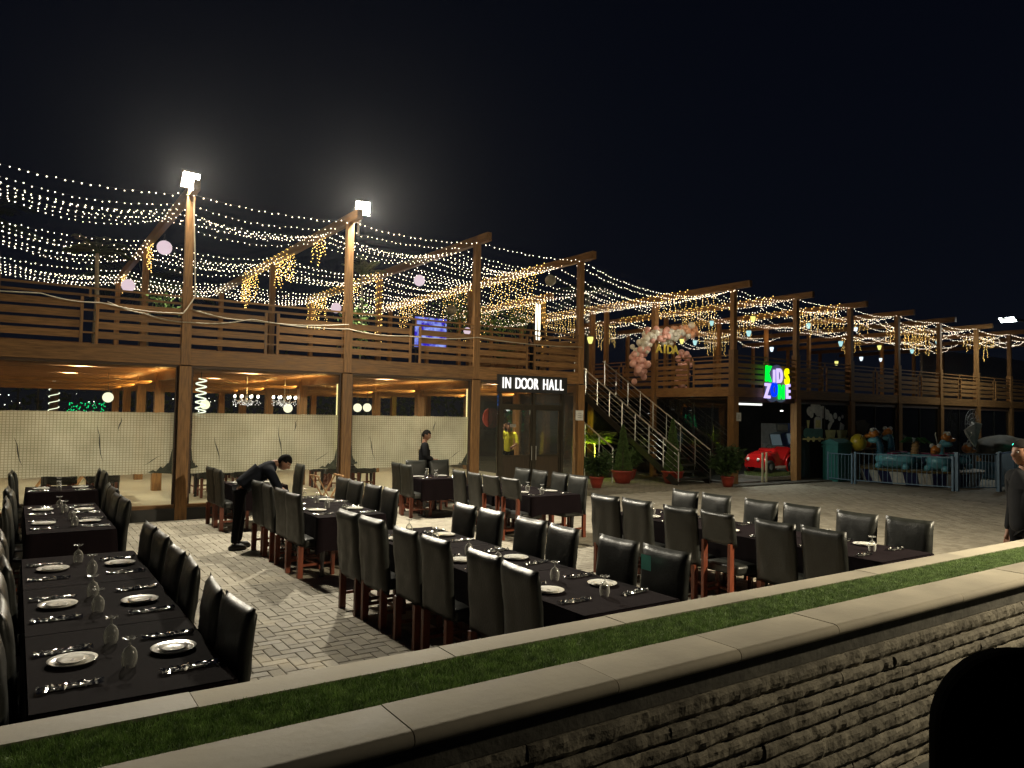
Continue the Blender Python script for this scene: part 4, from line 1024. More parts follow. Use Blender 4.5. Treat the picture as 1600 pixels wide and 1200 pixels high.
# ================================================================ signs
def text(s, size, depth, m, name, parent, loc, rz=0, sx=1.0, bold=.0, align='CENTER', rx=R(90)):
    c = bpy.data.curves.new(name, 'FONT'); c.body = s; c.size = size; c.extrude = depth; c.offset = bold; c.align_x = align; c.align_y = 'CENTER'
    o = bpy.data.objects.new('tmp', c); COL.objects.link(o); dg = bpy.context.evaluated_depsgraph_get(); dg.update()
    me = bpy.data.meshes.new_from_object(o.evaluated_get(dg)); bpy.data.objects.remove(o, do_unlink=True)
    me.materials.clear(); me.materials.append(m); me.transform(Matrix.Diagonal((sx, 1, 1, 1)))
    q = meshobj(name, me, parent, Vector(loc)-(world_origin(parent) if parent else Vector()), (rx, 0, rz)); return q
sg = thing('hall_sign', 'black sign board with glowing white letters IN DOOR HALL', 'sign', (10.65, 14.86, 2.8))
B().box(9.62, 11.72, 14.84, 14.92, 2.62, 3.04).build('board', BLACK, sg)
WL = emat('white_letter_glow', (1, .97, .92), 1.5)
x = 9.70
for ch, w in (('I', .09), ('N', .19), (' ', .11), ('D', .18), ('O', .18), ('O', .18), ('R', .18), (' ', .11), ('H', .19), ('A', .18), ('L', .155), ('L', .155)):
    if ch != ' ': text(ch, .385, .015, WL, 'letter', sg, (x+w/2, 14.822, 2.825), sx=.62, bold=0)
    x += w
kz = thing('kids_zone_sign', 'glowing multicoloured letters KIDS ZONE on the balcony corner', 'sign', (20.57, 15.05, 3.2))
def blob(cx, cz, r): return [(cx+r*math.cos(a*math.pi/12), cz+r*math.sin(a*math.pi/12)) for a in range(24)]
GRN = emat('green_glow', (.0, 1, .04), 1.6); LAV = emat('lavender_glow', (.62, .5, 1), 1.3); YLG = emat('yellow_glow', (1, .95, .0), 1.5); BLG = emat('blue_glow', (.0, .03, 1), 1.5)
B().prism(blob(20.6, 3.42, .42)[::-1], 15.06, 15.10).prism(blob(20.35, 2.98, .36)[::-1], 15.058, 15.098).prism(blob(20.8, 2.98, .36)[::-1], 15.056, 15.096).build('backing', mat('glowing_sign_backing', (.12, .11, .16), .6, emis=(.25, .3, .6), estr=.10), kz)  # backing emits faintly itself, imitating a wider glow round the letters
for ch, cx, cz, m_, s_, r_ in (('K', 20.06, 3.50, GRN, .70, .06), ('I', 20.36, 3.42, LAV, .60, 0), ('D', 20.64, 3.46, LAV, .64, -.05), ('S', 21.03, 3.44, YLG, .72, -.04), ('Z', 20.02, 2.95, LAV, .66, .04), ('O', 20.37, 3.0, BLG, .62, 0), ('N', 20.74, 2.93, GRN, .64, .0), ('E', 21.09, 2.96, LAV, .66, -.03)):
    o = text(ch, s_, .03, m_, 'letter', kz, (cx, 15.0, cz), sx=.62, bold=.018); o.rotation_euler = (R(90), r_, 0)
for nx, ny, nz_, w in ((12.16, 14.865, 2.08, .17), (18.72, 15.075, 2.12, .15)):
    nt_ = thing('notice', 'white paper notice taped to the %s post' % ('hall corner' if nx < 15 else 'kids building corner'), 'notice', (nx, ny, nz_))
    B().box(nx-w*.75, nx+w*.75, ny, ny+.006, nz_-.13, nz_+.13).build('sheet', mat('white_paper', (.62, .62, .58), .8), nt_)
    for k in range(3): B().box(nx-w*.35, nx+w*.35, ny-.002, ny-.0005, nz_+.05-k*.055, nz_+.062-k*.055).build('print_line', mat('grey_print', (.22, .2, .18), .5), nt_)

# ================================================================ lanterns and hanging lamps
GLB = emat('pink_white_globe', (1, .78, .86), .75)
def globe(x, y, z, r, label, m=GLB, top=6.1):
    t = thing('globe_lantern', label, 'lantern', (x, y, z), group='round globe lanterns')
    B().ball((x, y, z), r, 20, 14).build('globe', m, t, True); B().tube([(x, y, z+r), (x, y, top)], .006, 4).build('cord', WIRE, t)
    B().lathe([(.03, r-.01), (.03, r+.03), (.0001, r+.03)], (x, y, z), 8).build('cap', DGREY, t)
for a in ((2.73, 18.5, 5.78, .165, 'pink white globe lantern beside the first tall post'), (2.67, 24.5, 5.7, .19, 'pink white globe lantern low over the left rail'),
          (9.43, 18.8, 5.84, .16, 'pink globe lantern hanging between third and fourth beams'), (9.63, 25.9, 5.85, .19, 'globe lantern behind the slim tree'), (12.1, 20.6, 4.75, .12, 'small white globe lantern by the corner post')): globe(*a)
for k, (x, y, z) in enumerate(((-3.2, 20, 5.3), (10.9, 19.5, 5.2), (12.0, 16.0, 5.75))): globe(x, y, z, .15, ['unlit globe lantern at the far left', 'unlit globe lantern over the entrance', 'unlit globe lantern by the corner post top'][k], m=mat('unlit_globe', (.30, .28, .2), .5))
GLW = emat('warm_white_globe', (1, .93, .62), 1.5)
for k, (x, y, z) in enumerate(((3.83, 19, 2.18), (5.85, 19, 2.13), (7.75, 19, 2.18), (8.03, 19, 2.19), (1.75, 19, 2.3))): globe(x, y, z, .115, 'warm white globe inside the hall, %s from the left' % ['second', 'third', 'fourth', 'fifth', 'first'][k], GLW, 2.86)
LC = {'yellow': emat('lantern_yellow', (.85, .82, .22), 1.3), 'white': emat('lantern_white', (.75, .88, .95), 1.4), 'teal': emat('lantern_teal', (.42, .72, .72), 1.1), 'blue': emat('lantern_blue', (.2, .35, .9), 1.0)}
for k, (x, y, z, c, s_) in enumerate(((22.5, 17.5, 5.75, 'yellow', 1), (22.26, 17.5, 5.2, 'teal', 1), (25.9, 17.5, 5.78, 'teal', 1), (28.1, 17.5, 5.22, 'teal', 1), (29.2, 17.5, 5.9, 'white', .8), (23.6, 17.5, 4.7, 'white', .8), (31.0, 17.5, 5.25, 'yellow', .9), (32.4, 17.5, 5.8, 'blue', .7),
        (29.6, 17.5, 4.68, 'white', .8), (33.7, 17.5, 5.25, 'teal', .9), (36.0, 17.5, 5.8, 'teal', .95), (31.1, 17.5, 4.72, 'white', .7), (27.8, 17.5, 4.4, 'yellow', .8), (14.7, 17.5, 4.42, 'yellow', 1.0), (19.4, 17.5, 4.66, 'teal', .8), (18.75, 17.5, 4.66, 'yellow', .8), (19.9, 17.2, 5.35, 'teal', .8))):
    s_ *= .82
    t = thing('jar_lantern', '%s jar lantern hanging over the %s, number %s from the left' % (c, 'kids balcony' if x > 16 else 'stair gap', ['ninth', 'eighth', 'eleventh', 'thirteenth', 'fourteenth', 'tenth', 'sixteenth', 'eighteenth', 'fifteenth', 'nineteenth', 'twentieth', 'seventeenth', 'twelfth', 'first', 'third', 'second', 'fourth'][k]), 'lantern', (x, y, z), group='tapered jar lanterns')
    B().lathe([(.0001, -.15*s_), (.06*s_, -.14*s_), (.085*s_, -.06*s_), (.115*s_, .04*s_), (.11*s_, .11*s_), (.0001, .12*s_)], (x, y, z), 10).build('jar', LC[c], t, True)
    B().lathe([(.12*s_, .121*s_), (.05*s_, .16*s_), (.01, .18*s_)], (x, y, z), 10).build('cap', DGREY, t); B().tube([(x, y, z+.17*s_), (x, y, 6.1)], .006, 4).build('cord', WIRE, t)
tl = thing('tube_light', 'twin white vertical tube light standing by the corner of the roof deck', 'lamp', (11.85, 16.35, 3.2))
for dx in (0, .13): B().tube([(11.8+dx, 16.35+dx*.3, 4.1), (11.8+dx, 16.35+dx*.3, 5.12)], .022, 8).build('tube', emat('tube_white', (1, .95, .75), 4), tl)
B().tube([(11.9, 16.42, 3.2), (11.9, 16.42, 5.2)], .02).build('pole', DGREY, tl)
# blue screen
sc_ = thing('led_screen', 'blue lit screen at the back of the roof deck behind the third post', 'screen', (12.55, 24, 4.5))
SCM = bpy.data.materials.new('blue_screen'); SCM.use_nodes = True; n = SCM.node_tree; n.nodes.clear(); o_ = n.nodes.new('ShaderNodeOutputMaterial'); e_ = n.nodes.new('ShaderNodeEmission'); t_ = n.nodes.new('ShaderNodeTexCoord')
nz = n.nodes.new('ShaderNodeTexNoise'); nz.inputs['Scale'].default_value = 3.5; n.links.new(t_.outputs['Object'], nz.inputs['Vector']); rr = n.nodes.new('ShaderNodeValToRGB'); n.links.new(nz.outputs[0], rr.inputs[0])
rr.color_ramp.elements[0].position = .42; rr.color_ramp.elements[0].color = (.04, .02, .55, 1); rr.color_ramp.elements[1].position = .62; rr.color_ramp.elements[1].color = (.35, .45, 1, 1)
n.links.new(rr.outputs[0], e_.inputs[0]); e_.inputs[1].default_value = .9; n.links.new(e_.outputs[0], o_.inputs[0])
B().box(11.9, 13.2, 23.98, 24.0, 4.45, 5.55).build('display', SCM, sc_); B().box(11.82, 13.28, 24.001, 24.06, 4.37, 5.63).build('frame', BLACK, sc_)
for x in (12.0, 13.1): B().box(x-.03, x+.03, 24.061, 24.1, 3.2, 5.4).build('leg', BLACK, sc_)
# chandeliers
for k, x in enumerate((4.55, 5.45)):
    t = thing('chandelier', 'sparkling crystal chandelier, %s one of the pair under the hall ceiling' % ('left', 'right')[k], 'chandelier', (x, 18, 2.35), group='crystal chandeliers')
    B().tube([(x, 18, 2.45), (x, 18, 2.86)], .012).lathe([(.02, .1), (.05, .05), (.02, 0), (.04, -.08), (.01, -.14)], (x, 18, 2.35), 10).build('stem', STEEL, t)
    cb = B()
    for a in range(8):
        th = a*math.pi/4+.2; ex, ey = x+.28*math.cos(th), 18+.28*math.sin(th)
        B().tube([(x, 18, 2.33), ((x+ex)/2, (18+ey)/2, 2.24), (ex, ey, 2.32)], .008, 5).build('arm', STEEL, t)
        B().ball((ex, ey, 2.39), .022, 8, 6, (1, 1, 1.8)).build('candle_bulb', emat('candle_bulb', (1, .88, .72), 9), t, True)
        for q in range(4): cb.octa((ex+rnd.gauss(0, .03), ey+rnd.gauss(0, .03), 2.30-.035*q), .012)
    for q in range(40):
        th, rr_ = rnd.uniform(0, 6.3), rnd.uniform(.02, .2); cb.octa((x+rr_*math.cos(th), 18+rr_*math.sin(th), 2.28-rnd.uniform(0, .16)*(1-rr_*3)), .011)
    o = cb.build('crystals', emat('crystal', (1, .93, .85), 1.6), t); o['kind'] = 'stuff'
# spiral lit pillars
for (x, y, z0, z1, r_, lb) in ((1.12, 30, .6, 3.45, .16, 'dark pillar wound with a white light rope far behind the left glass'), (3.26, 16.6, 1.9, 2.72, .1, 'short white light spiral hanging just right of the first tall post')):
    t = thing('light_spiral', lb, 'light rope', (x, y, z0)); n_ = int((z1-z0)/.018*(.1 if r_ < .12 else .06)*10)
    N_ = 160; tr_ = (z1-z0)/(.24 if r_ > .12 else .13)
    B().tube([(x+r_*math.cos(6.283*tr_*i/N_), y+r_*math.sin(6.283*tr_*i/N_), z0+(z1-z0)*i/N_) for i in range(N_+1)], .014, 5).build('light_rope', emat('rope_white', (.95, 1, .75), 1.7), t)
    if r_ > .12: B().tube([(x, y, 0), (x, y, z1)], r_-.02, 10).build('pillar', DARKW, t)
    else: B().tube([(x, y, z1), (x, y, 2.86)], .01, 5).build('cord', WIRE, t)
# distant lamps, green shrub lights
for k, (x, y, z) in enumerate(((.69, 32, 3.33), (.1, 38, 3.6), (14.5, 60, 3.3), (-2.2, 40, 2.3))):
    t = thing('distant_lamp', ['bright street lamp seen through the left glass', 'slanting pale lamp seen high through the left glass', 'small lamp beyond the hall seen through the glass', 'pale low lamp at the far left beyond the hall'][k], 'street lamp', (x, y, 0))
    B().tube([(x, y, 0), (x, y, z)], .04, 6).build('pole', DGREY, t); B().ball((x, y, z), .10, 10, 6, (1.6, 1, .5)).build('head', emat('far_lamp', (1, 1, .9), 6), t, True)
gl = thing('green_lit_shrub', 'small shrub wrapped in green lights far behind the left glass', 'shrub', (1.9, 32, 0)); bb = B(); lb_ = B()
for q in range(5):
    x0_, y0_ = 1.45+q*.28, 32+q*.1; pts = [Vector((x0_+rnd.gauss(0, .03)+j*.03, y0_, 1.2+j*.09)) for j in range(12)]; lb_.tube(pts, .02, 4)
    for p in pts:
        for _ in range(3): bb.octa((p.x+rnd.gauss(0, .05), p.y, p.z+rnd.gauss(0, .03)), .022)
lb_.tube([(1.9, 32, 0), (1.95, 32, 1.4)], .05, 6); lb_.build('branches', mat('bark', (.06, .045, .03), .9), gl); o = bb.build('bulbs', emat('green_bulb', (0, 1, .3), 1.4, False), gl); o['kind'] = 'stuff'
fs = thing('fairy_lights', 'scattered tiny white lights beyond the hall at the left', 'string light', (1, 33, 2.2)); bb = B()
for q in range(46): bb.octa((rnd.uniform(-3, 14), rnd.uniform(31, 45), rnd.gauss(2.3, .18)), rnd.uniform(.010, .028))
o = bb.build('bulbs', emat('tiny_white', (1, .95, .85), 5, False), fs); o['kind'] = 'stuff'

# ================================================================ stair with steel rails
stt = thing('staircase', 'open black staircase with steel rails rising between the two buildings', 'staircase', (17.5, 16, 0))
N_ = 17; y0_, y1_ = 15.85, 20.95; X0, X1 = 16.9, 18.3
for i in range(N_):
    y = y0_+(y1_-y0_)*i/N_; z = 3.19*(i+1)/N_
    B().box(X0, X1, y, y+.31, z-.045, z-.005).build('tread', mat('dark_tread', (.03, .03, .028), .5, var=.2), stt)
for x in (X0-.03, X1+.03): B().bar((x, y0_, -.0), (x, y1_, 3.12), .05, .2).build('stringer', DGREY, stt)
for x, nm in ((X0-.02, 'l'), (X1+.02, 'r')):
    rt = B().tube([(x, y0_, 1.06), (x, y0_+.25, 1.2), (x, y1_+.1, 4.12)], .024, 8).build('handrail', STEEL, stt)
    for k in range(9):
        f = k/8; y = y0_+(y1_-y0_)*f; z = 3.12*f
        B().tube([(x, y, z if k else 0), (x, y, z+1.02)], .02, 6).build('baluster', STEEL, rt)
    for k in range(1, 5): B().tube([(x, y0_, 1.06-k*.19), (x, y1_+.05, 4.1-k*.19)], .009, 5).build('rail_wire', STEEL, rt)
r2 = thing('short_railing', 'short sloping steel handrail in front of the yellow lit palm', 'railing', (15.45, 17.3, 0))
B().tube([(15.5, 17.3, .0), (15.5, 17.3, 1.08)], .024).tube([(15.5, 17.3, 1.08), (15.5, 18.7, 1.85)], .024).build('handrail', STEEL, r2)
for q, zz in ((17.95, 1.42), (18.65, 1.8)): B().tube([(15.5, q, .1), (15.5, q, zz)], .018).build('baluster', STEEL, r2)
for k in range(1, 4): B().tube([(15.5, 17.3, 1.08-k*.24), (15.5, 18.7, 1.85-k*.24)], .009, 5).build('rail_wire', STEEL, r2)

# ================================================================ plants
def leafmat(name, c, c2=None, tr=.25): return mat(name, c, .55, var=.45, vscale=14, col2=c2, spec=.3)
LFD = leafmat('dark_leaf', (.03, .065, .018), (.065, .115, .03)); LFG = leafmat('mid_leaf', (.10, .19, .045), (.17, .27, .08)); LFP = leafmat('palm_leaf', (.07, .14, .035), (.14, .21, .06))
TERR = mat('red_glazed_pot', (.26, .035, .02), .35, var=.2, vscale=4)
def leafs(bb, pts):
    """pts: list of (pos, dir, length, width)"""
    for p, d, L, w in pts:
        d = d.normalized(); s_ = d.cross(Vector((rnd.gauss(0, 1), rnd.gauss(0, 1), rnd.gauss(0, 1)))); s_ = s_.normalized() if s_.length > 1e-3 else d.orthogonal()
        m_ = p+d*L*.5+s_*0; q = p+d*L+Vector((0, 0, -L*.12))
        bb.add([p, m_+s_*w/2, q, m_-s_*w/2], [(0, 1, 2, 3)])
def pot(t, x, y, r, h, z=0):
    B().lathe([(.0001, .0), (r*.62, 0), (r*.9, h*.5), (r, h*.86), (r*1.06, h*.88), (r*1.06, h), (r*.92, h), (r*.88, h*.85), (.0001, h*.84)], (x, y, z), 24).build('pot', TERR, t, True)
def cone(x, y, H, r, label, n_=5200):
    t = thing('cone_shrub', label, 'shrub', (x, y, 0), group='cone shaped shrubs in red pots'); pot(t, x, y, .34, .40)
    B().tube([(x, y, .3), (x, y, H*.9)], .03).build('trunk', mat('bark', (.06, .045, .03), .9), t)
    bb = B(); L = []
    for i in range(n_):
        f = rnd.random()**1.5; z = .36+(H-.36)*f; rr_ = r*(1-f)**.85*(.86+.14*rnd.random())*(1+.10*math.sin(z*17)+.06*math.sin(z*7+x)); a = rnd.uniform(0, 6.283)
        p = Vector((x+rr_*math.cos(a), y+rr_*math.sin(a), z)); L.append((p, Vector((math.cos(a)*.7+rnd.gauss(0, .5), math.sin(a)*.7+rnd.gauss(0, .5), .8)), .06, .022))
    leafs(bb, L); bb.build('foliage', LFG, t)
cone(15.75, 17.1, 1.78, .27, 'cone shrub in a red pot in front of the yellow lit palm'); cone(17.15, 16.35, 2.0, .27, 'taller cone shrub in a red pot at the foot of the staircase')
def bush(x, y, R_, H, label, potr=.2, poth=.32, m_=LFD, n_=900, LL=.28, z0=0, grp='leafy potted plants'):
    t = thing('potted_plant', label, 'plant', (x, y, z0), group=grp); pot(t, x, y, potr, poth, z0)
    st_ = B(); bb = B(); L = []
    for i in range(26):
        a = rnd.uniform(0, 6.283); tip = Vector((x+math.cos(a)*R_*rnd.uniform(.3, 1), y+math.sin(a)*R_*rnd.uniform(.3, 1), z0+poth+(H-poth)*rnd.uniform(.35, 1)))
        b0 = Vector((x+math.cos(a)*.04, y+math.sin(a)*.04, z0+poth*.8)); md_ = b0.lerp(tip, .5)+Vector((0, 0, .12)); st_.tube([b0, md_, tip], .006, 4, False)
        for j in range(n_//26):
            f = rnd.uniform(.25, 1); p = b0.lerp(md_, f*2) if f < .5 else md_.lerp(tip, f*2-1)
            L.append((p, Vector((rnd.gauss(0, 1)+math.cos(a), rnd.gauss(0, 1)+math.sin(a), rnd.uniform(-.5, .9))), LL*rnd.uniform(.5, 1.1), LL*.16))
    leafs(bb, L); st_.build('stems', LFD, t); bb.build('foliage', m_, t); return t
bush(14.0, 16.3, .48, 1.05, 'dark leafy plant in a red pot beside the hall corner post', n_=1600, LL=.24)
bush(16.95, 18.05, .42, 1.3, 'light green plant in a dark pot between the two cone shrubs', m_=LFG, n_=800)
bush(17.95, 14.85, .58, 1.3, 'wide dark plant in a red pot before the kids building corner', n_=1900, LL=.26)
bush(14.3, 21.6, .5, 1.5, 'leafy plant in a red planter at the head of the staircase', z0=3.19, n_=1000)
def palm(x, y, z0, H, nf, FL, label, m_=LFP, droop=.5, tr=.05, dens=26, lf=.30, grp=None):
    t = thing('palm_tree', label, 'palm', (x, y, z0), group=grp)
    B().tube([(x, y, z0), (x+.03, y, z0+H*.5), (x, y, z0+H)], [tr*1.2, tr, tr*.8], 8).build('trunk', mat('pale_bark', (.34, .31, .24), .8, var=.2, vscale=30), t)
    st_ = B(); bb = B()
    for k in range(nf):
        a = 6.283*k/nf+rnd.gauss(0, .15); up = rnd.uniform(.35, 1.25); pts = []
        for j in range(8):
            f = j/7; r_ = FL*f*math.cos(up*.7)*(1-.12*f); pts.append(Vector((x+math.cos(a)*r_, y+math.sin(a)*r_, z0+H+FL*(math.sin(up)*f-droop*(1.05)*f*f))))
        st_.tube(pts, [.012-.001*j for j in range(8)], 4, False); sd = Vector((-math.sin(a), math.cos(a), 0))
        for j in range(dens):
            f = (j+1.5)/(dens+1.5); q = f*7; i = min(6, int(q)); p = pts[i].lerp(pts[i+1], q-i); d = (pts[i+1]-pts[i]).normalized()
            for s_ in (-1, 1):
                L = lf*math.sin(math.pi*min(1, f*.85+.12))**.6*rnd.uniform(.85, 1.1); dd = (sd*s_*.85+d*.55+Vector((0, 0, -.25+rnd.gauss(0, .08)))).normalized()
                w = Vector((0, 0, 1)).cross(dd)*(.022 if FL > 1.5 else .019); q2 = p+dd*L; mm_ = p+dd*L*.5
                bb.add([p, mm_+w, q2, mm_-w], [(0, 1, 2, 3)])
    st_.build('frond_stems', LFP, t); bb.build('fronds', m_, t); return t
palm(1.42, 19, 3.2, 2.35, 11, .85, 'slim young palm with pale trunk on the roof deck left of the first tall post', dens=24, lf=.26)
tree_ = palm(7.2, 17.6, 3.2, 2.35, 10, .75, 'slender leafy sapling on the roof deck beside the second tall post', droop=.35, dens=20, lf=.2, tr=.025)
palm(-2.0, 31, 0, 8.0, 16, 3.4, 'large dark palm rising in the night behind the far left of the deck', m_=LFD, dens=44, lf=.8, tr=.2)
palm(4.2, 33, 0, 6.8, 16, 3.2, 'dark palm behind the deck right of the slim young palm', m_=LFD, dens=44, lf=.8, tr=.2)
palm(30, 36, 0, 9.6, 14, 3.0, 'dark palm crown against the sky beyond the link terrace', m_=LFD, dens=36, lf=.8, tr=.2)
YLF = leafmat('brightened_palm_leaf', (.20, .28, .05), (.32, .40, .08))  # leaf colour raised so the fronds look lit by the uplight
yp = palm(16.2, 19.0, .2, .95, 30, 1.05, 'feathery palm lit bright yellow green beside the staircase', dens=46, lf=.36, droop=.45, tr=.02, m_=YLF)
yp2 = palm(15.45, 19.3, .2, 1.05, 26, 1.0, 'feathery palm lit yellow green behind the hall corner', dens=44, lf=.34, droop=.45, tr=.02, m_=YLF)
B().box(14.8, 16.9, 18.75, 20.4, 0, .2).build('planter_bed', mat('soil', (.03, .022, .015), .95), yp)
ul = thing('uplight', 'small yellow green spotlight at the foot of the lit palm', 'spotlight', (15.95, 18.55, .2)); B().lathe([(.0001, 0), (.06, 0), (.07, .1), (.0001, .1)], (15.95, 18.55, .2), 12).build('housing', BLACK, ul)
lamp('uplight_lamp', 'SPOT', (15.85, 17.9, .8), 1000, (.88, 1, .10), .06, aim=(15.95, 19.3, 1.55), parent=ul, spot=R(85))
# vine greenery on the deck rails
def hangfol(x, y, z, w, h, n_, label):
    t = thing('climbing_plant', label, 'plant', (x, y, z)); bb = B(); L = []; st_ = B()
    for k in range(6): st_.tube([(x+rnd.uniform(-w, w)/2, y, z-h/2), (x+rnd.uniform(-w, w)/2, y+.05, z+h/2)], .006, 4)
    for i in range(n_): L.append((Vector((x+rnd.gauss(0, w/3.2), y+rnd.gauss(0, .12), z+rnd.gauss(0, h/3.5))), Vector((rnd.gauss(0, 1), rnd.gauss(0, 1), rnd.gauss(0, 1))), .11, .05))
    leafs(bb, L); st_.build('stems', LFD, t); bb.build('foliage', LFG, t)
hangfol(6.2, 15.4, 4.0, .6, .9, 260, 'climbing greenery on the rail right of the second tall post'); hangfol(2.3, 15.3, 4.05, .5, .4, 90, 'sparse greenery on the rail left of the first tall post')
hangfol(11.9, 20.8, 5.3, 1.3, .9, 420, 'dark climbing foliage under the beams above the entrance'); hangfol(13.3, 21.3, 5.1, 1.4, .9, 420, 'climbing foliage behind the hall corner post'); hangfol(12.9, 18.9, 5.0, .9, .8, 260, 'leafy basket plant hanging right of the hall corner')
# hedge mass far behind
def far_hedge(x0, x1, y, h):
    bb = B(); L = []
    for i in range(5200):
        x = rnd.uniform(x0, x1); zz = rnd.uniform(0, 1)**.7*h*(.75+.35*noise.noise(Vector((x*.35, 1, 2)))); L.append((Vector((x, y+rnd.gauss(0, .5), zz)), Vector((rnd.gauss(0, 1), rnd.gauss(0, 1), rnd.gauss(0, 1))), .4, .2))
    leafs(bb, L); return bb
fh = far_hedge(-8, 60, 44, 6).build('far_woodland', LFD, None); struct(fh); fh['kind'] = 'stuff'; fh['label'] = 'dark band of trees beyond the buildings'; fh['category'] = 'trees'

# ================================================================ cables
for k, (pts, lb) in enumerate((([(-3.8, 14.84, 3.98), (.3, 14.84, 4.0), (1.2, 14.84, 3.93), (2.55, 14.82, 3.86), (2.75, 14.82, 4.2), (2.72, 14.84, 5.0), (2.66, 14.86, 6.2)], 'pale cable sagging along the left deck rail up the first tall post'),
                  ([(1.3, 14.86, 3.96), (1.9, 14.85, 3.8), (2.7, 14.82, 3.70), (3.8, 14.84, 3.86), (5.8, 14.82, 3.82), (7.2, 14.85, 3.78), (9.0, 14.83, 3.88), (12.2, 14.84, 3.86)], 'pale cable sagging along the rail from first post to hall corner'),
                  ([(2.7, 14.83, 3.95), (3.9, 14.85, 3.83), (5.8, 14.83, 3.92)], 'short pale cable crossing the rail between the two tall posts'))):
    P = []
    for a, c in zip(pts[:-1], pts[1:]):
        for j in range(6):
            f = j/6; v = Vector(a).lerp(Vector(c), f); v.z -= .05*math.sin(math.pi*f)*min(1, abs(c[0]-a[0])); P.append(v)
    P.append(Vector(pts[-1])); o = B().tube(P, .011, 6).build('cable', mat('pale_cable', (.42, .37, .27), .6, var=.1), None, True); tag(o, lb, 'cable')

# ================================================================ inside the hall
def intable(x, y, k):
    t = thing('dining_table', ['cloth covered table inside the hall at the left', 'cloth covered table inside the hall right of the first post', 'cloth covered table inside the hall behind the tray stand', 'cloth covered table deep inside the hall'][k], 'table', (x, y, .27), group='tables inside the hall')
    B().box(-.7, .7, -.42, .42, .70, .74).build('tabletop', CLOTH, t, world=False)
    for sx in (-1, 1):
        for sy in (-1, 1): meshobj('leg', LEGM, t, (sx*.6, sy*.33, 0))
IN = [(1.1, 16.4), (3.75, 16.6), (6.5, 16.8), (4.9, 20.5)]
for k, (x, y) in enumerate(IN):
    intable(x, y, k)
    for j, (dx, dy, rz) in enumerate(((-.35, -.62, R(90)), (.35, -.62, R(90)), (-.35, .62, R(-90)), (.35, .62, R(-90)))):
        c = copytree(PRO[sorted(k_ for k_ in PRO if k_[0] == 'full')[j % 3]], (x+dx, y+dy, .27), rz+rnd.uniform(-.1, .1), 'black padded chair inside the hall at the %s table, %s' % (['leftmost', 'second', 'third', 'deepest'][k], ['near left', 'near right', 'far left', 'far right'][j]))
        c['group'] = 'chairs inside the hall'
for k, (x, y) in enumerate(((.55, 17.9), (1.25, 18.0), (8.35, 16.3), (-1.6, 17))):
    t = thing('wooden_stool', ['crossed leg wooden stand inside, left of the first post', 'crossed leg wooden stand inside, nearer the first post', 'orange wooden stand inside by the door', 'crossed leg wooden stand inside at the far left'][k], 'stand', (x, y, .27), group='crossed leg wooden stands')
    for s in (-1, 1):
        for q in (-1, 1): B().bar((x-q*.22, y+s*.17, .27), (x+q*.22, y+s*.17, 1.0), .04, .03).build('leg', TW, t)
    B().box(x-.26, x+.26, y-.2, y+.2, 1.001, 1.03).build('top', TW, t)
# neon panels glimpsed past the door
npn = thing('play_panel', 'pastel play panel with red and yellow discs glimpsed beyond the glass door', 'panel', (12.9, 19.5, 0))
B().box(12.6, 13.4, 19.5, 19.54, .3, 2.1).build('board', mat('pastel_green_panel', (.30, .45, .33), .6), npn)
for dx, dz, r_, c in ((-.62, 1.95, .32, 'red_disc'), (.1, 1.9, .16, 'yellow_disc')):
    B().prism(blob(13.0+dx, dz, r_)[::-1], 19.46, 19.49).build('disc', mat(c, (.55, .12, .10) if c[0] == 'r' else (.8, .5, .03), .6), npn)
bs = thing('neon_sign', 'small blue neon sign glimpsed high through the hall glass', 'sign', (12.2, 17.8, 2.4))
for k, (x, z) in enumerate(((9.32, 2.42), )): B().tube([(x+.02+.09*math.cos(a*.5), 15.6, z+.11*math.sin(a*.5)) for a in range(13)], .022, 6).tube([(x-.03, 15.6, z), (x+.09, 15.6, z)], .02, 6).build('tube', emat('blue_neon', (.02, .25, 1), 2.2), bs)
B().tube([(9.34, 15.6, 2.55), (9.34, 15.6, 2.86)], .006, 4).build('cord', WIRE, bs)

# ================================================================ balloon arch
ba = thing('balloon_arch', 'arch of peach and cream balloons with gold letters on the upper terrace', 'balloon arch', (18.4, 18.6, 3.06))
BP = mat('peach_balloon', (.80, .44, .36), .3, var=.06); BC = mat('cream_balloon', (.82, .80, .68), .3, var=.06); BO = mat('apricot_balloon', (.82, .44, .26), .3, var=.06)
path = [(17.12, 18.7, 3.55), (17.05, 18.7, 4.1), (17.15, 18.7, 4.55), (17.55, 18.7, 4.85), (18.1, 18.7, 4.98), (18.6, 18.7, 5.0), (19.1, 18.7, 5.1), (19.55, 18.7, 5.25)]
path = [(x+.72, y-.2, z-.02) for x, y, z in path]
BAL = {m_.name: B().ball((0, 0, 0), .12, 14, 10, (1, 1, 1.08)).mesh('balloon', m_, True) for m_ in (BP, BC, BO)}
def balloons(path, n_, cf):
    for i in range(n_):
        f = i/(n_-1)*(len(path)-1); k = min(len(path)-2, int(f)); p = Vector(path[k]).lerp(Vector(path[k+1]), f-k)+Vector((rnd.gauss(0, .14), rnd.gauss(0, .12), rnd.gauss(0, .12)))
        o = meshobj('balloon', BAL[cf(i/n_).name], ba, p-ba.location); s_ = rnd.uniform(.72, 1.08); o.scale = (s_, s_, s_)
balloons(path, 190, lambda f: BP if f < .22 else BC if f < .40 else (BP if f < .58 else BC if f < .75 else BO) if rnd.random() < .8 else BC)
balloons([(19.85, 18.5, 3.15), (19.9, 18.5, 3.7), (19.95, 18.5, 4.2)], 44, lambda f: BP)
GOLD = mat('self_lit_gold_foil', (.80, .55, .12), .22, 1, var=.1, emis=(1, .7, .1), estr=.25)  # slight emission put into the foil to brighten the letters
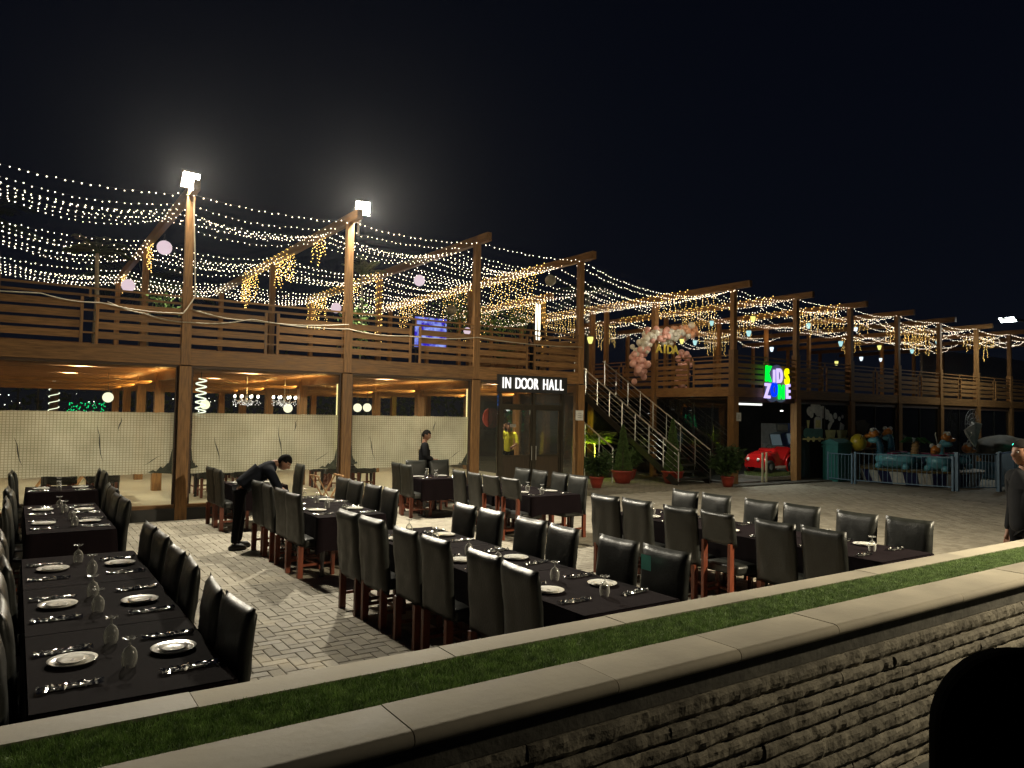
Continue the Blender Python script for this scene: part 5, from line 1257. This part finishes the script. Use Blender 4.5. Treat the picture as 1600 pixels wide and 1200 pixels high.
for k, ch in enumerate('AIDA'): text(ch, .42, .02, GOLD, 'letter', ba, (18.38+k*.27, 18.2, 4.42), sx=.8, bold=.01, rz=R(-20))

# ================================================================ kids yard
def poly_flat(name, pts, y, m_, parent): return B().prism(pts[::-1], y-.0015, y+.0015).build(name, m_, parent)
# train decal on the glass
dc = thing('train_decal', 'white smoke cloud and pale toy train stuck on the shop glass', 'decal', (23.5, 15.19, 1.3))
CLM = mat('white_vinyl', (.78, .78, .72), .7); YLM = mat('pale_yellow_vinyl', (.72, .68, .28), .7); TLM = mat('teal_vinyl', (.06, .20, .18), .7)
for q, (x, z, r_) in enumerate(((22.55, 2.36, .16), (22.8, 2.50, .20), (23.05, 2.40, .22), (23.3, 2.34, .22), (23.55, 2.26, .18), (23.75, 2.16, .14), (22.65, 2.25, .12), (24.05, 2.22, .11), (24.3, 2.12, .08), (24.5, 2.2, .07), (23.9, 2.05, .07))):
    B().prism(blob(x, z, r_)[::-1], 15.186-.0006*q, 15.189-.0006*q).build('cloud', CLM, dc)
for q, (pts, m_) in enumerate((([(22.2, 1.55), (22.3, 1.45), (23.3, 1.45), (23.3, 1.75), (22.3, 1.78), (22.2, 1.7)], TLM), ([(22.42, 1.78), (22.5, 1.78), (22.55, 2.05), (22.38, 2.05)], YLM), ([(22.8, 1.76), (23.25, 1.76), (23.25, 2.15), (22.9, 2.18), (22.8, 2.1)], CLM), ([(22.86, 1.8), (23.18, 1.8), (23.18, 2.06), (22.88, 2.06)], YLM),
        ([(22.15, 1.38), (24.9, 1.38), (24.9, 1.44), (22.15, 1.44)], YLM), ([(23.5, 1.45), (24.0, 1.45), (24.08, 1.72), (23.42, 1.72)], YLM), ([(24.2, 1.45), (24.7, 1.45), (24.78, 1.72), (24.12, 1.72)], YLM), ([(23.6, 1.73), (23.7, 1.73), (23.9, 2.0), (23.78, 2.05), (23.6, 1.9)], CLM), ([(24.3, 1.73), (24.55, 1.73), (24.6, 1.9), (24.35, 2.0)], CLM))):
    B().prism(pts[::-1] if False else pts, 15.184-.0008*q-.004, 15.187-.0008*q-.004).build('train_shape', m_, dc)
for q, x in enumerate((22.45, 22.75, 23.1, 23.6, 23.9, 24.3, 24.6)): B().prism(blob(x, 1.4, .09), 15.168, 15.171).build('train_wheel', YLM, dc)
# red ride-on car on a turf plinth
pl = thing('car_plinth', 'low pale plinth covered with green turf under the red toy car', 'plinth', (21.35, 15.75, 0))
B().box(20.35, 22.3, 15.3, 16.4, .0, .17).build('base', mat('pale_concrete', (.22, .2, .17), .8, var=.2), pl); B().box(20.55, 22.2, 15.42, 16.3, .171, .30).build('turf_top', TURF, pl)
car = thing('toy_car', 'glossy red ride-on toy car standing on the turf plinth', 'toy car', (21.35, 15.85, .30))
RED = mat('glossy_red', (.42, .010, .010), .16, var=.05, coat=.6)
prof = [(-.95, .16), (-.93, .40), (-.80, .58), (-.55, .66), (-.30, .68), (-.18, .78), (-.08, .66), (.02, .45), (.22, .42), (.30, .55), (.45, .70), (.62, .80), (.80, .72), (.93, .50), (.95, .2), (.6, .12), (-.6, .12)]
def carbody():
    bb = B(); n_ = len(prof); ys_ = (-.36, -.33, -.22, .22, .33, .36); sc2 = (.86, .97, 1.03, 1.03, .97, .86)
    for y, s_ in zip(ys_, sc2):
        for x, z in prof: bb.v.append((x*(.96+.04*(s_ > .9)), y, .12+(z-.12)*s_))
    for i in range(5):
        for j in range(n_): bb.f.append((i*n_+j, (i+1)*n_+j, (i+1)*n_+(j+1) % n_, i*n_+(j+1) % n_))
    bb.f.append(tuple(range(n_))); bb.f.append(tuple(5*n_+j for j in reversed(range(n_)))); return bb
bo = carbody().build('body', RED, car, world=False)
for x, r_ in ((-.60, .30), (.60, .33)):
    for y in (-.37, .37): B().lathe([(r_*.9, -.05), (r_, 0), (r_*.9, .05)], (0, 0, 0), 20).build('fender', RED, car, True, world=False)
    for o in [c for c in car.children if c.name.startswith('fender') and 'set' not in c]:
        pass
k = 0
for c in [c for c in car.children if c.name.startswith('fender')]:
    x = (-.60, -.60, .60, .60)[k]; y = (-.36, .36, -.36, .36)[k]; c.rotation_euler = (R(90), 0, 0); c.location = (x, y, .28); c.scale = (1, 1.0, 1); k += 1
for x in (-.60, .60):
    for y in (-.42, .42):
        w_ = B().lathe([(.10, -.05), (.19, -.055), (.215, -.03), (.215, .03), (.19, .055), (.10, .05)], (0, 0, 0), 22).build('wheel', BLACK, car, True, world=False); w_.rotation_euler = (R(90), 0, 0); w_.location = (x, y, .19)
        h_ = B().lathe([(.0001, -.058), (.05, -.058), (.10, -.05), (.11, .05), (.0001, .055)], (0, 0, 0), 12).build('hub', mat('grey_plastic', (.22, .24, .25), .4), w_, True, world=False)
B().box(-.28, .30, -.385, -.365, .13, .21).build('name_strip', mat('white_plastic', (.7, .7, .7), .3), car, world=False)
B().box(-.10, .18, -.2, .2, .30, .52).build('seat', BLACK, car, world=False); wh = B().tube([(.0-.1, .11*math.cos(a), .78+.11*math.sin(a)) for a in [i*.5236 for i in range(13)]], .014, 6).build('steering_wheel', BLACK, car, world=False)
B().box(-.22, -.2, -.2, .2, .70, .92).build('windscreen', GLASS, car, world=False)
for y in (-.2, .2): B().ball((-.93, y, .42), .06, 10, 8).build('headlight', CER, car, True, world=False)
# barrier posts beside the plinth
for k, x in enumerate((19.75, 19.95)):
    t = thing('bollard', '%s slim cream bollard beside the red car plinth' % ('left', 'right')[k], 'bollard', (x+.1, 15.2-.15, 0)); B().tube([(x+.1, 15.05, 0), (x+.1, 15.05, 1.0)], .035, 10).build('post', mat('cream_paint', (.5, .46, .3), .5), t); B().lathe([(.06, 0), (.06, .03), (.0001, .031)], (x+.1, 15.05, 0), 12).build('foot', DGREY, t)
# teal tank behind the fence, yellow ball, orange toys
tk = thing('teal_bin', 'tall teal plastic bin behind the blue fence', 'bin', (23.3, 14.9, 0)); TEAL = mat('teal_plastic', (.012, .13, .12), .45, var=.15)
B().box(22.95, 23.75, 14.4, 14.95, 0, 1.25).build('body', TEAL, tk); B().prismx([(14.36, 1.25), (14.36, 1.31), (14.66, 1.44), (14.99, 1.31), (14.99, 1.25)], 22.91, 23.79).build('lid', TEAL, tk); B().box(22.92, 23.78, 14.37, 14.98, 1.14, 1.19).build('rim', TEAL, tk)
yb = thing('yellow_play_ball', 'yellow helmet shaped toy above the fence corner', 'toy', (24.0, 14.3, 1.0)); B().ball((24.0, 14.3, 1.32), .26, 18, 12, (1, 1, 1.15)).build('shell', mat('toy_yellow', (.55, .42, .03), .35), yb, True); B().tube([(24, 14.3, 0), (24, 14.3, 1.1)], .05).build('stand', DGREY, yb); B().tube([(24.0+.27*math.cos(a), 14.08, 1.32+.3*math.sin(a)) for a in (.5, 1, 1.6, 2.2, 2.7)], .012, 5).build('stripe', BLACK, yb)
for k in range(3):
    x = 24.9+k*.34; t = thing('pumpkin_toy', 'orange pumpkin shaped toy on the ride table, %s' % ('left', 'middle', 'right')[k], 'toy', (x, 15.0, 1.1), group='orange pumpkin toys')
    bb = B()
    for a in range(7): bb.ball((x+.07*math.cos(a*.9), 14.7+.07*math.sin(a*.9), 1.22), .10, 8, 7, (.9, .9, 1.05))
    bb.build('shell', mat('toy_orange', (.48, .17, .02), .4), t, True); B().tube([(x, 14.7, 1.3), (x+.02, 14.7, 1.38)], .015).build('stalk', LFD, t)
tt = thing('ride_table', 'brown counter behind the blue fence carrying the orange toys', 'table', (25.3, 14.7, 0)); B().box(24.6, 26.0, 14.45, 14.98, 1.06, 1.11).build('top', WOODX, tt)
for x in (24.7, 25.9):
    for y in (14.52, 14.9): B().box(x-.03, x+.03, y-.03, y+.03, 0, 1.06).build('leg', WOODZ, tt)
# round ride with striped skirt
rd = thing('carousel_ride', 'round kiddie ride with navy and white striped skirt and blue long necked creatures', 'carousel', (25.35, 12.95, 0))
SKB = mat('ride_blue', (.14, .42, .50), .3, var=.25, vscale=3, coat=.4); SKD = mat('ride_deep_blue', (.02, .10, .16), .35, var=.3); NV = mat('navy_paint', (.012, .015, .07), .5); WT = mat('offwhite_paint', (.5, .5, .45), .5); ORG = mat('ride_orange', (.50, .17, .02), .3, coat=.4); MAG = mat('ride_magenta', (.25, .02, .09), .4)
cx, cy_ = 25.35, 12.95
NS = 28
for i in range(NS):
    a0, a1 = 6.283*i/NS, 6.283*(i+1)/NS; rb, rt_ = 1.72, 1.85
    sk = [(cx+rb*math.cos(a0+.03), cy_+rb*math.sin(a0+.03), .04), (cx+rb*math.cos(a1+.03), cy_+rb*math.sin(a1+.03), .04), (cx+rt_*math.cos(a1), cy_+rt_*math.sin(a1), .44), (cx+rt_*math.cos(a0), cy_+rt_*math.sin(a0), .44)]
    inn = [((x-cx)*.97+cx, (y-cy_)*.97+cy_, z) for x, y, z in sk]
    B().add(sk+inn, [(0, 1, 2, 3), (7, 6, 5, 4), (0, 4, 5, 1), (1, 5, 6, 2), (2, 6, 7, 3), (3, 7, 4, 0)]).build('skirt_panel', NV if i % 2 else WT, rd)
B().lathe([(.0001, .46), (1.88, .46), (1.9, .50), (1.88, .52), (.0001, .52)], (cx, cy_, 0), 40).build('deck', mat('ride_rim', (.18, .13, .05), .4), rd)
tk2 = B(); 
for i in range(9): tk2.lathe([(.12-.004*i, 0), (.16-.005*i, .05), (.12-.004*i, .10)], (cx-.35+.02*i, cy_, .55+i*.095), 12)
tk2.build('toy_palm_trunk', mat('toy_tan', (.45, .27, .11), .5), rd, True)
lv = B()
for a in range(9):
    th = a*.7; lv.add([(cx-.2, cy_, 1.42), (cx-.2+.28*math.cos(th-.3), cy_+.28*math.sin(th-.3), 1.55), (cx-.2+.52*math.cos(th), cy_+.52*math.sin(th), 1.34), (cx-.2+.28*math.cos(th+.3), cy_+.28*math.sin(th+.3), 1.48), (cx-.2, cy_, 1.5)], [(0, 1, 2, 4), (4, 2, 3, 0)])
lv.build('toy_palm_leaves', mat('toy_green', (.02, .09, .025), .5), rd)
def creature(px, py, rz, neck=True, hh=1.0):
    M_ = Matrix.Translation((px, py, .52)) @ Matrix.Rotation(rz, 4, 'Z')
    def tf(bb, name, m_, par=rd, sm=True):
        bb.v = [tuple(M_ @ Vector(v)) for v in bb.v]; return bb.build(name, m_, par, sm)
    bd_ = tf(B().lathe([(.0001, 0), (.28, .02), (.42, .14), (.46, .30), (.40, .46), (.36, .47), (.34, .30), (.0001, .2)], (0, 0, 0), 20, 1.35, .85), 'creature', SKB)
    tf(B().tube([(.35*math.cos(t)+.0, -.40, .26+.17*math.sin(t)) for t in [i*.45 for i in range(15)]], .018, 5), 'swirl', NV, bd_)
    tf(B().box(-.12, .16, -.24, .24, .2, .5), 'seat', MAG, bd_)
    for sx in (-.42, .42):
        for sy in (-.25, .25): tf(B().ball((sx, sy, .06), .12, 10, 8), 'foot', SKB, bd_)
    if neck:
        nb = B()
        for i in range(10):
            f = i/9; nb.lathe([(.09, -.05), (.135-.03*f, 0), (.09, .05)], (.50-.1*math.sin(f*3.1)+.12*f, 0, .35+f*.72*hh), 12)
        tf(nb, 'neck', SKB if neck == 1 else SKD, bd_)
        hx, hz = .66, .35+.80*hh
    else: hx, hz = .50, .66
    hd_ = tf(B().ball((hx, 0, hz), .17, 14, 10, (1.0, .85, .9)), 'head', ORG, bd_)
    tf(B().ball((hx+.17, 0, hz-.07), .12, 12, 8, (1.2, .8, .6)), 'jaw', ORG, bd_)
    for s_ in (-1, 1):
        tf(B().ball((hx+.02, s_*.10, hz+.13), .075, 12, 8), 'eye', WT, bd_); 
    if neck: tf(B().ball((hx, 0, hz-.22), .2, 12, 8, (1, .9, .5)), 'collar', SKB, bd_)
    else: tf(B().tube([(hx, .05, hz+.15), (hx+.1, .05, hz+.35), (hx+.22, .05, hz+.48), (hx+.17, .05, hz+.56)], .015, 5), 'antenna', WT, bd_)
creature(cx-1.05, cy_+.25, R(100), 2, .95); creature(cx-.6, cy_-1.0, R(190), 0); creature(cx+.05, cy_-.2, R(-40), 1, .85); creature(cx+1.1, cy_-.55, R(-35), 0); creature(cx+.6, cy_+1.0, R(60), 2)
# fence sections
FB = mat('pale_blue_steel', (.14, .22, .30), .45, .3, var=.1)
def fence(p, q, h, step, label, postw=.05):
    p, q = Vector((*p, 0)), Vector((*q, 0)); t = thing('safety_fence', label, 'fence', p, group='pale blue steel safety fences'); d = q-p; n_ = int(d.length/step)
    for z in (.12, h): B().bar(p+Vector((0, 0, z)), q+Vector((0, 0, z)), .03, .03).build('rail', FB, t)
    for i in range(1, n_):
        v = p+d*i/n_; B().tube([v+Vector((0, 0, .12)), v+Vector((0, 0, h-.01))], .010, 6).build('bar', FB, t)
    for v in (p, q): B().bar(v, v+Vector((0, 0, h+.05)), postw, postw).build('post', FB, t)
fence((22.95, 14.75), (22.8, 13.8), .95, .13, 'short pale blue fence panel before the teal bin'); fence((22.85, 13.72), (23.5, 11.0), 1.0, .135, 'long pale blue fence before the round ride', .06)
fence((23.58, 10.92), (24.8, 10.3), 1.12, .105, 'dense pale blue gate panel right of the round ride', .10); fence((24.9, 10.3), (27.2, 10.85), 1.15, .11, 'pale blue fence panel behind the person at the right edge', .07); fence((27.3, 10.9), (31, 12.0), 1.15, .13, 'farthest pale blue fence panel at the right edge')
# large shell fan, draped ride, fan
sh = thing('shell_seat', 'pale grey fan shaped shell above the fence at the right', 'ride', (29.6, 13.1, 0))
V_ = [(29.5, 13.0, 1.15)]; F_ = []
for i in range(9):
    a = R(150)-R(95)*i/8; V_.append((29.5+.75*math.cos(a), 13.0+.1*math.sin(i*1.6), 1.15+.95*math.sin(a)))
k_ = len(V_); V2_ = [(x, y+.06, z) for x, y, z in V_]
for i in range(1, k_-1): F_ += [(0, i, i+1), (k_, k_+i+1, k_+i)]; F_ += [(i, k_+i, k_+i+1, i+1)]
F_ += [(0, k_, k_+1, 1), (k_-1, 2*k_-1, k_, 0)]
B().add(V_+V2_, F_).build('shell', mat('pale_grey_fibre', (.62, .61, .57), .6, var=.15), sh); B().tube([(29.5, 13.05, 0), (29.5, 13.05, 1.2)], .05).build('stand', DGREY, sh)
cv = thing('covered_ride', 'low ride under a mottled green brown cover at the right', 'ride', (31.5, 12.9, 0)); bm = bmesh.new(); bmesh.ops.create_icosphere(bm, subdivisions=4, radius=1)
for v in bm.verts:
    nz_ = 1+.12*noise.noise(v.co*2.5); v.co = Vector((v.co.x*1.6*nz_, v.co.y*.8*nz_, max(-.9, v.co.z*.55*nz_)+1.05))
me = bpy.data.meshes.new('cover'); bm.to_mesh(me); bm.free(); me.materials.append(mat('mottled_cover', (.035, .04, .02), .8, var=.5, vscale=4, col2=(.08, .065, .04), bump=.5, bscale=6)); me.polygons.foreach_set('use_smooth', [True]*len(me.polygons)); meshobj('cover', me, cv)
B().box(-1.2, 1.2, -.5, .5, 0, .6).build('base', SKD, cv, world=False)
for k, (x, y, z, c) in enumerate(((30.4, 12.1, 1.28, 'g'), (28.3, 11.2, .75, 'g'), (27.0, 10.3, 1.12, 'b'))):
    t = thing('signal_light', ['small teal light on the mottled cover', 'small teal light low behind the fence', 'small blue light beside the face at the right edge'][k], 'light', (x, y, z)); B().ball((x, y, z), .055, 10, 8).build('bulb', emat('teal_signal', (.05, 1, .65), 2.5) if c == 'g' else emat('blue_signal', (.05, .3, 1), 2.2), t, True); B().tube([(x, y, 0), (x, y, z-.04)], .015, 5).build('stem', DGREY, t)
fn = thing('stand_fan', 'dark pedestal fan standing behind the right fence', 'fan', (33.4, 15.9-.9, 0)); B().tube([(33.4, 14.98, 0), (33.4, 14.98, 2.0)], .03).build('pole', DGREY, fn); gd = B()
for a in range(18): th = a*math.pi/9; gd.tube([(33.4, 14.9, 2.0), (33.4+.62*math.cos(th), 14.85, 2.0+.62*math.sin(th))], .006, 4, False)
for r_ in (.25, .45, .62): gd.tube([(33.4+r_*math.cos(a*.3142), 14.85, 2.0+r_*math.sin(a*.3142)) for a in range(21)], .008, 4, False)
gd.build('guard', mat('grey_wire', (.2, .2, .2), .4), fn); bl_ = B()
for a in range(3): th = a*2.094+.4; bl_.add([(33.4, 14.93, 2.0), (33.4+.5*math.cos(th-.25), 14.95, 2.0+.5*math.sin(th-.25)), (33.4+.55*math.cos(th+.2), 14.9, 2.0+.55*math.sin(th+.2))], [(0, 1, 2)])
bl_.build('blades', DGREY, fn); B().lathe([(.2, 0), (.22, .04), (.0001, .05)], (33.4, 14.98, 0), 14).build('foot', DGREY, fn)
lamp('tube_light_lamp', 'AREA', (19.5, 15.5, 2.48), 38, (.95, 1, .9), 1.1, aim=(19.9, 15.6, 0), parent=kid, size_y=.06)
lamp('shrub_fill_lamp', 'POINT', (15.3, 16.6, 4.3), 45, (1, .9, .65), .12, parent=kid)  # unseen point light added to brighten the shrubs by the stair
lamp('balloon_fill_lamp', 'POINT', (18.6, 17.2, 5.1), 30, (1, .9, .75), .15, parent=kid)  # extra point light, no fixture, added to brighten the balloon arch
# dim clutter lamps seen in the shop glass
for k, (x, y, z) in enumerate(((19.9, 19, 2.35), (25.6, 18.5, 2.4), (33.5, 18.5, 2.3))):
    t = thing('ceiling_lamp', 'small lamp inside the dark shop, %s from the left' % ['first', 'second', 'third'][k], 'lamp', (x, y, z)); B().ball((x, y, z), .05, 8, 6, (1.5, 1, .5)).build('bulb', emat('shop_lamp', (1, 1, .9), 5), t, True); B().tube([(x, y, z+.03), (x, y, 2.9)], .008, 4).build('cord', WIRE, t)
B().box(18.9, 20.1, 15.26, 15.32, 2.50, 2.56).build('tube_light', emat('shop_tube', (.9, .92, .85), 1.6), kid)

# dim machines inside the shop
for k, (x, y) in enumerate(((20.0, 19.4), (21.6, 20.2), (26.4, 18.6), (28.6, 18.2), (31.0, 18.6), (34.6, 18.0), (24.0, 17.6))):
    t = thing('arcade_cabinet', 'dim play machine inside the dark shop, %s from the left' % ordn([0, 1, 3, 4, 5, 6, 2][k]), 'arcade machine', (x, y, .06), group='machines inside the shop')
    cm_ = mat('cabinet_' + ['grey', 'red', 'blue'][k % 3], [(.25, .25, .24), (.30, .05, .04), (.05, .08, .2)][k % 3], .5)
    B().prismx([(y-.4, .06), (y+.4, .06), (y+.4, 1.9), (y-.25, 1.9), (y-.3, 1.6), (y+.05, 1.5), (y-.05, 1.05), (y-.4, .95)][::-1], x-.35, x+.35).build('body', cm_, t)
    B().obox((x, y-.02, 1.28), (.28, 0, 0), (0, .06, .2), (0, -.012, .004)).build('screen', emat('dim_screen', (.4, .55, .6), .12), t)
    B().box(x-.3, x+.3, y-.315, y-.305, 1.66, 1.86).build('marquee', mat('marquee_panel', (.5, .48, .4), .5), t)
for x, y in ((20.2, 18.2), (25.6, 17.4), (30.4, 17.2), (34.5, 17.2)): lamp('shop_fill_light', 'POINT', (x, y, 2.4), 7, (.9, 1, .9), .08, parent=kid)  # point lights without fixtures, added to brighten the machines in the shop

# thin scattering volume added only to give the floodlights a soft glow
hz = B().box(-62, 142, -22, 152, -1.1, 13.5).build('glow_haze', BLACK, None); hz['kind'] = 'stuff'
HM = bpy.data.materials.new('glow_haze_volume'); HM.use_nodes = True; n = HM.node_tree; n.nodes.clear(); o_ = n.nodes.new('ShaderNodeOutputMaterial'); v_ = n.nodes.new('ShaderNodeVolumePrincipled')
v_.inputs['Color'].default_value = (.9, .93, 1, 1); v_.inputs['Density'].default_value = .00012; v_.inputs['Anisotropy'].default_value = .86
n.links.new(v_.outputs[0], o_.inputs['Volume']); hz.data.materials.clear(); hz.data.materials.append(HM)
cy.volume_bounces = 0
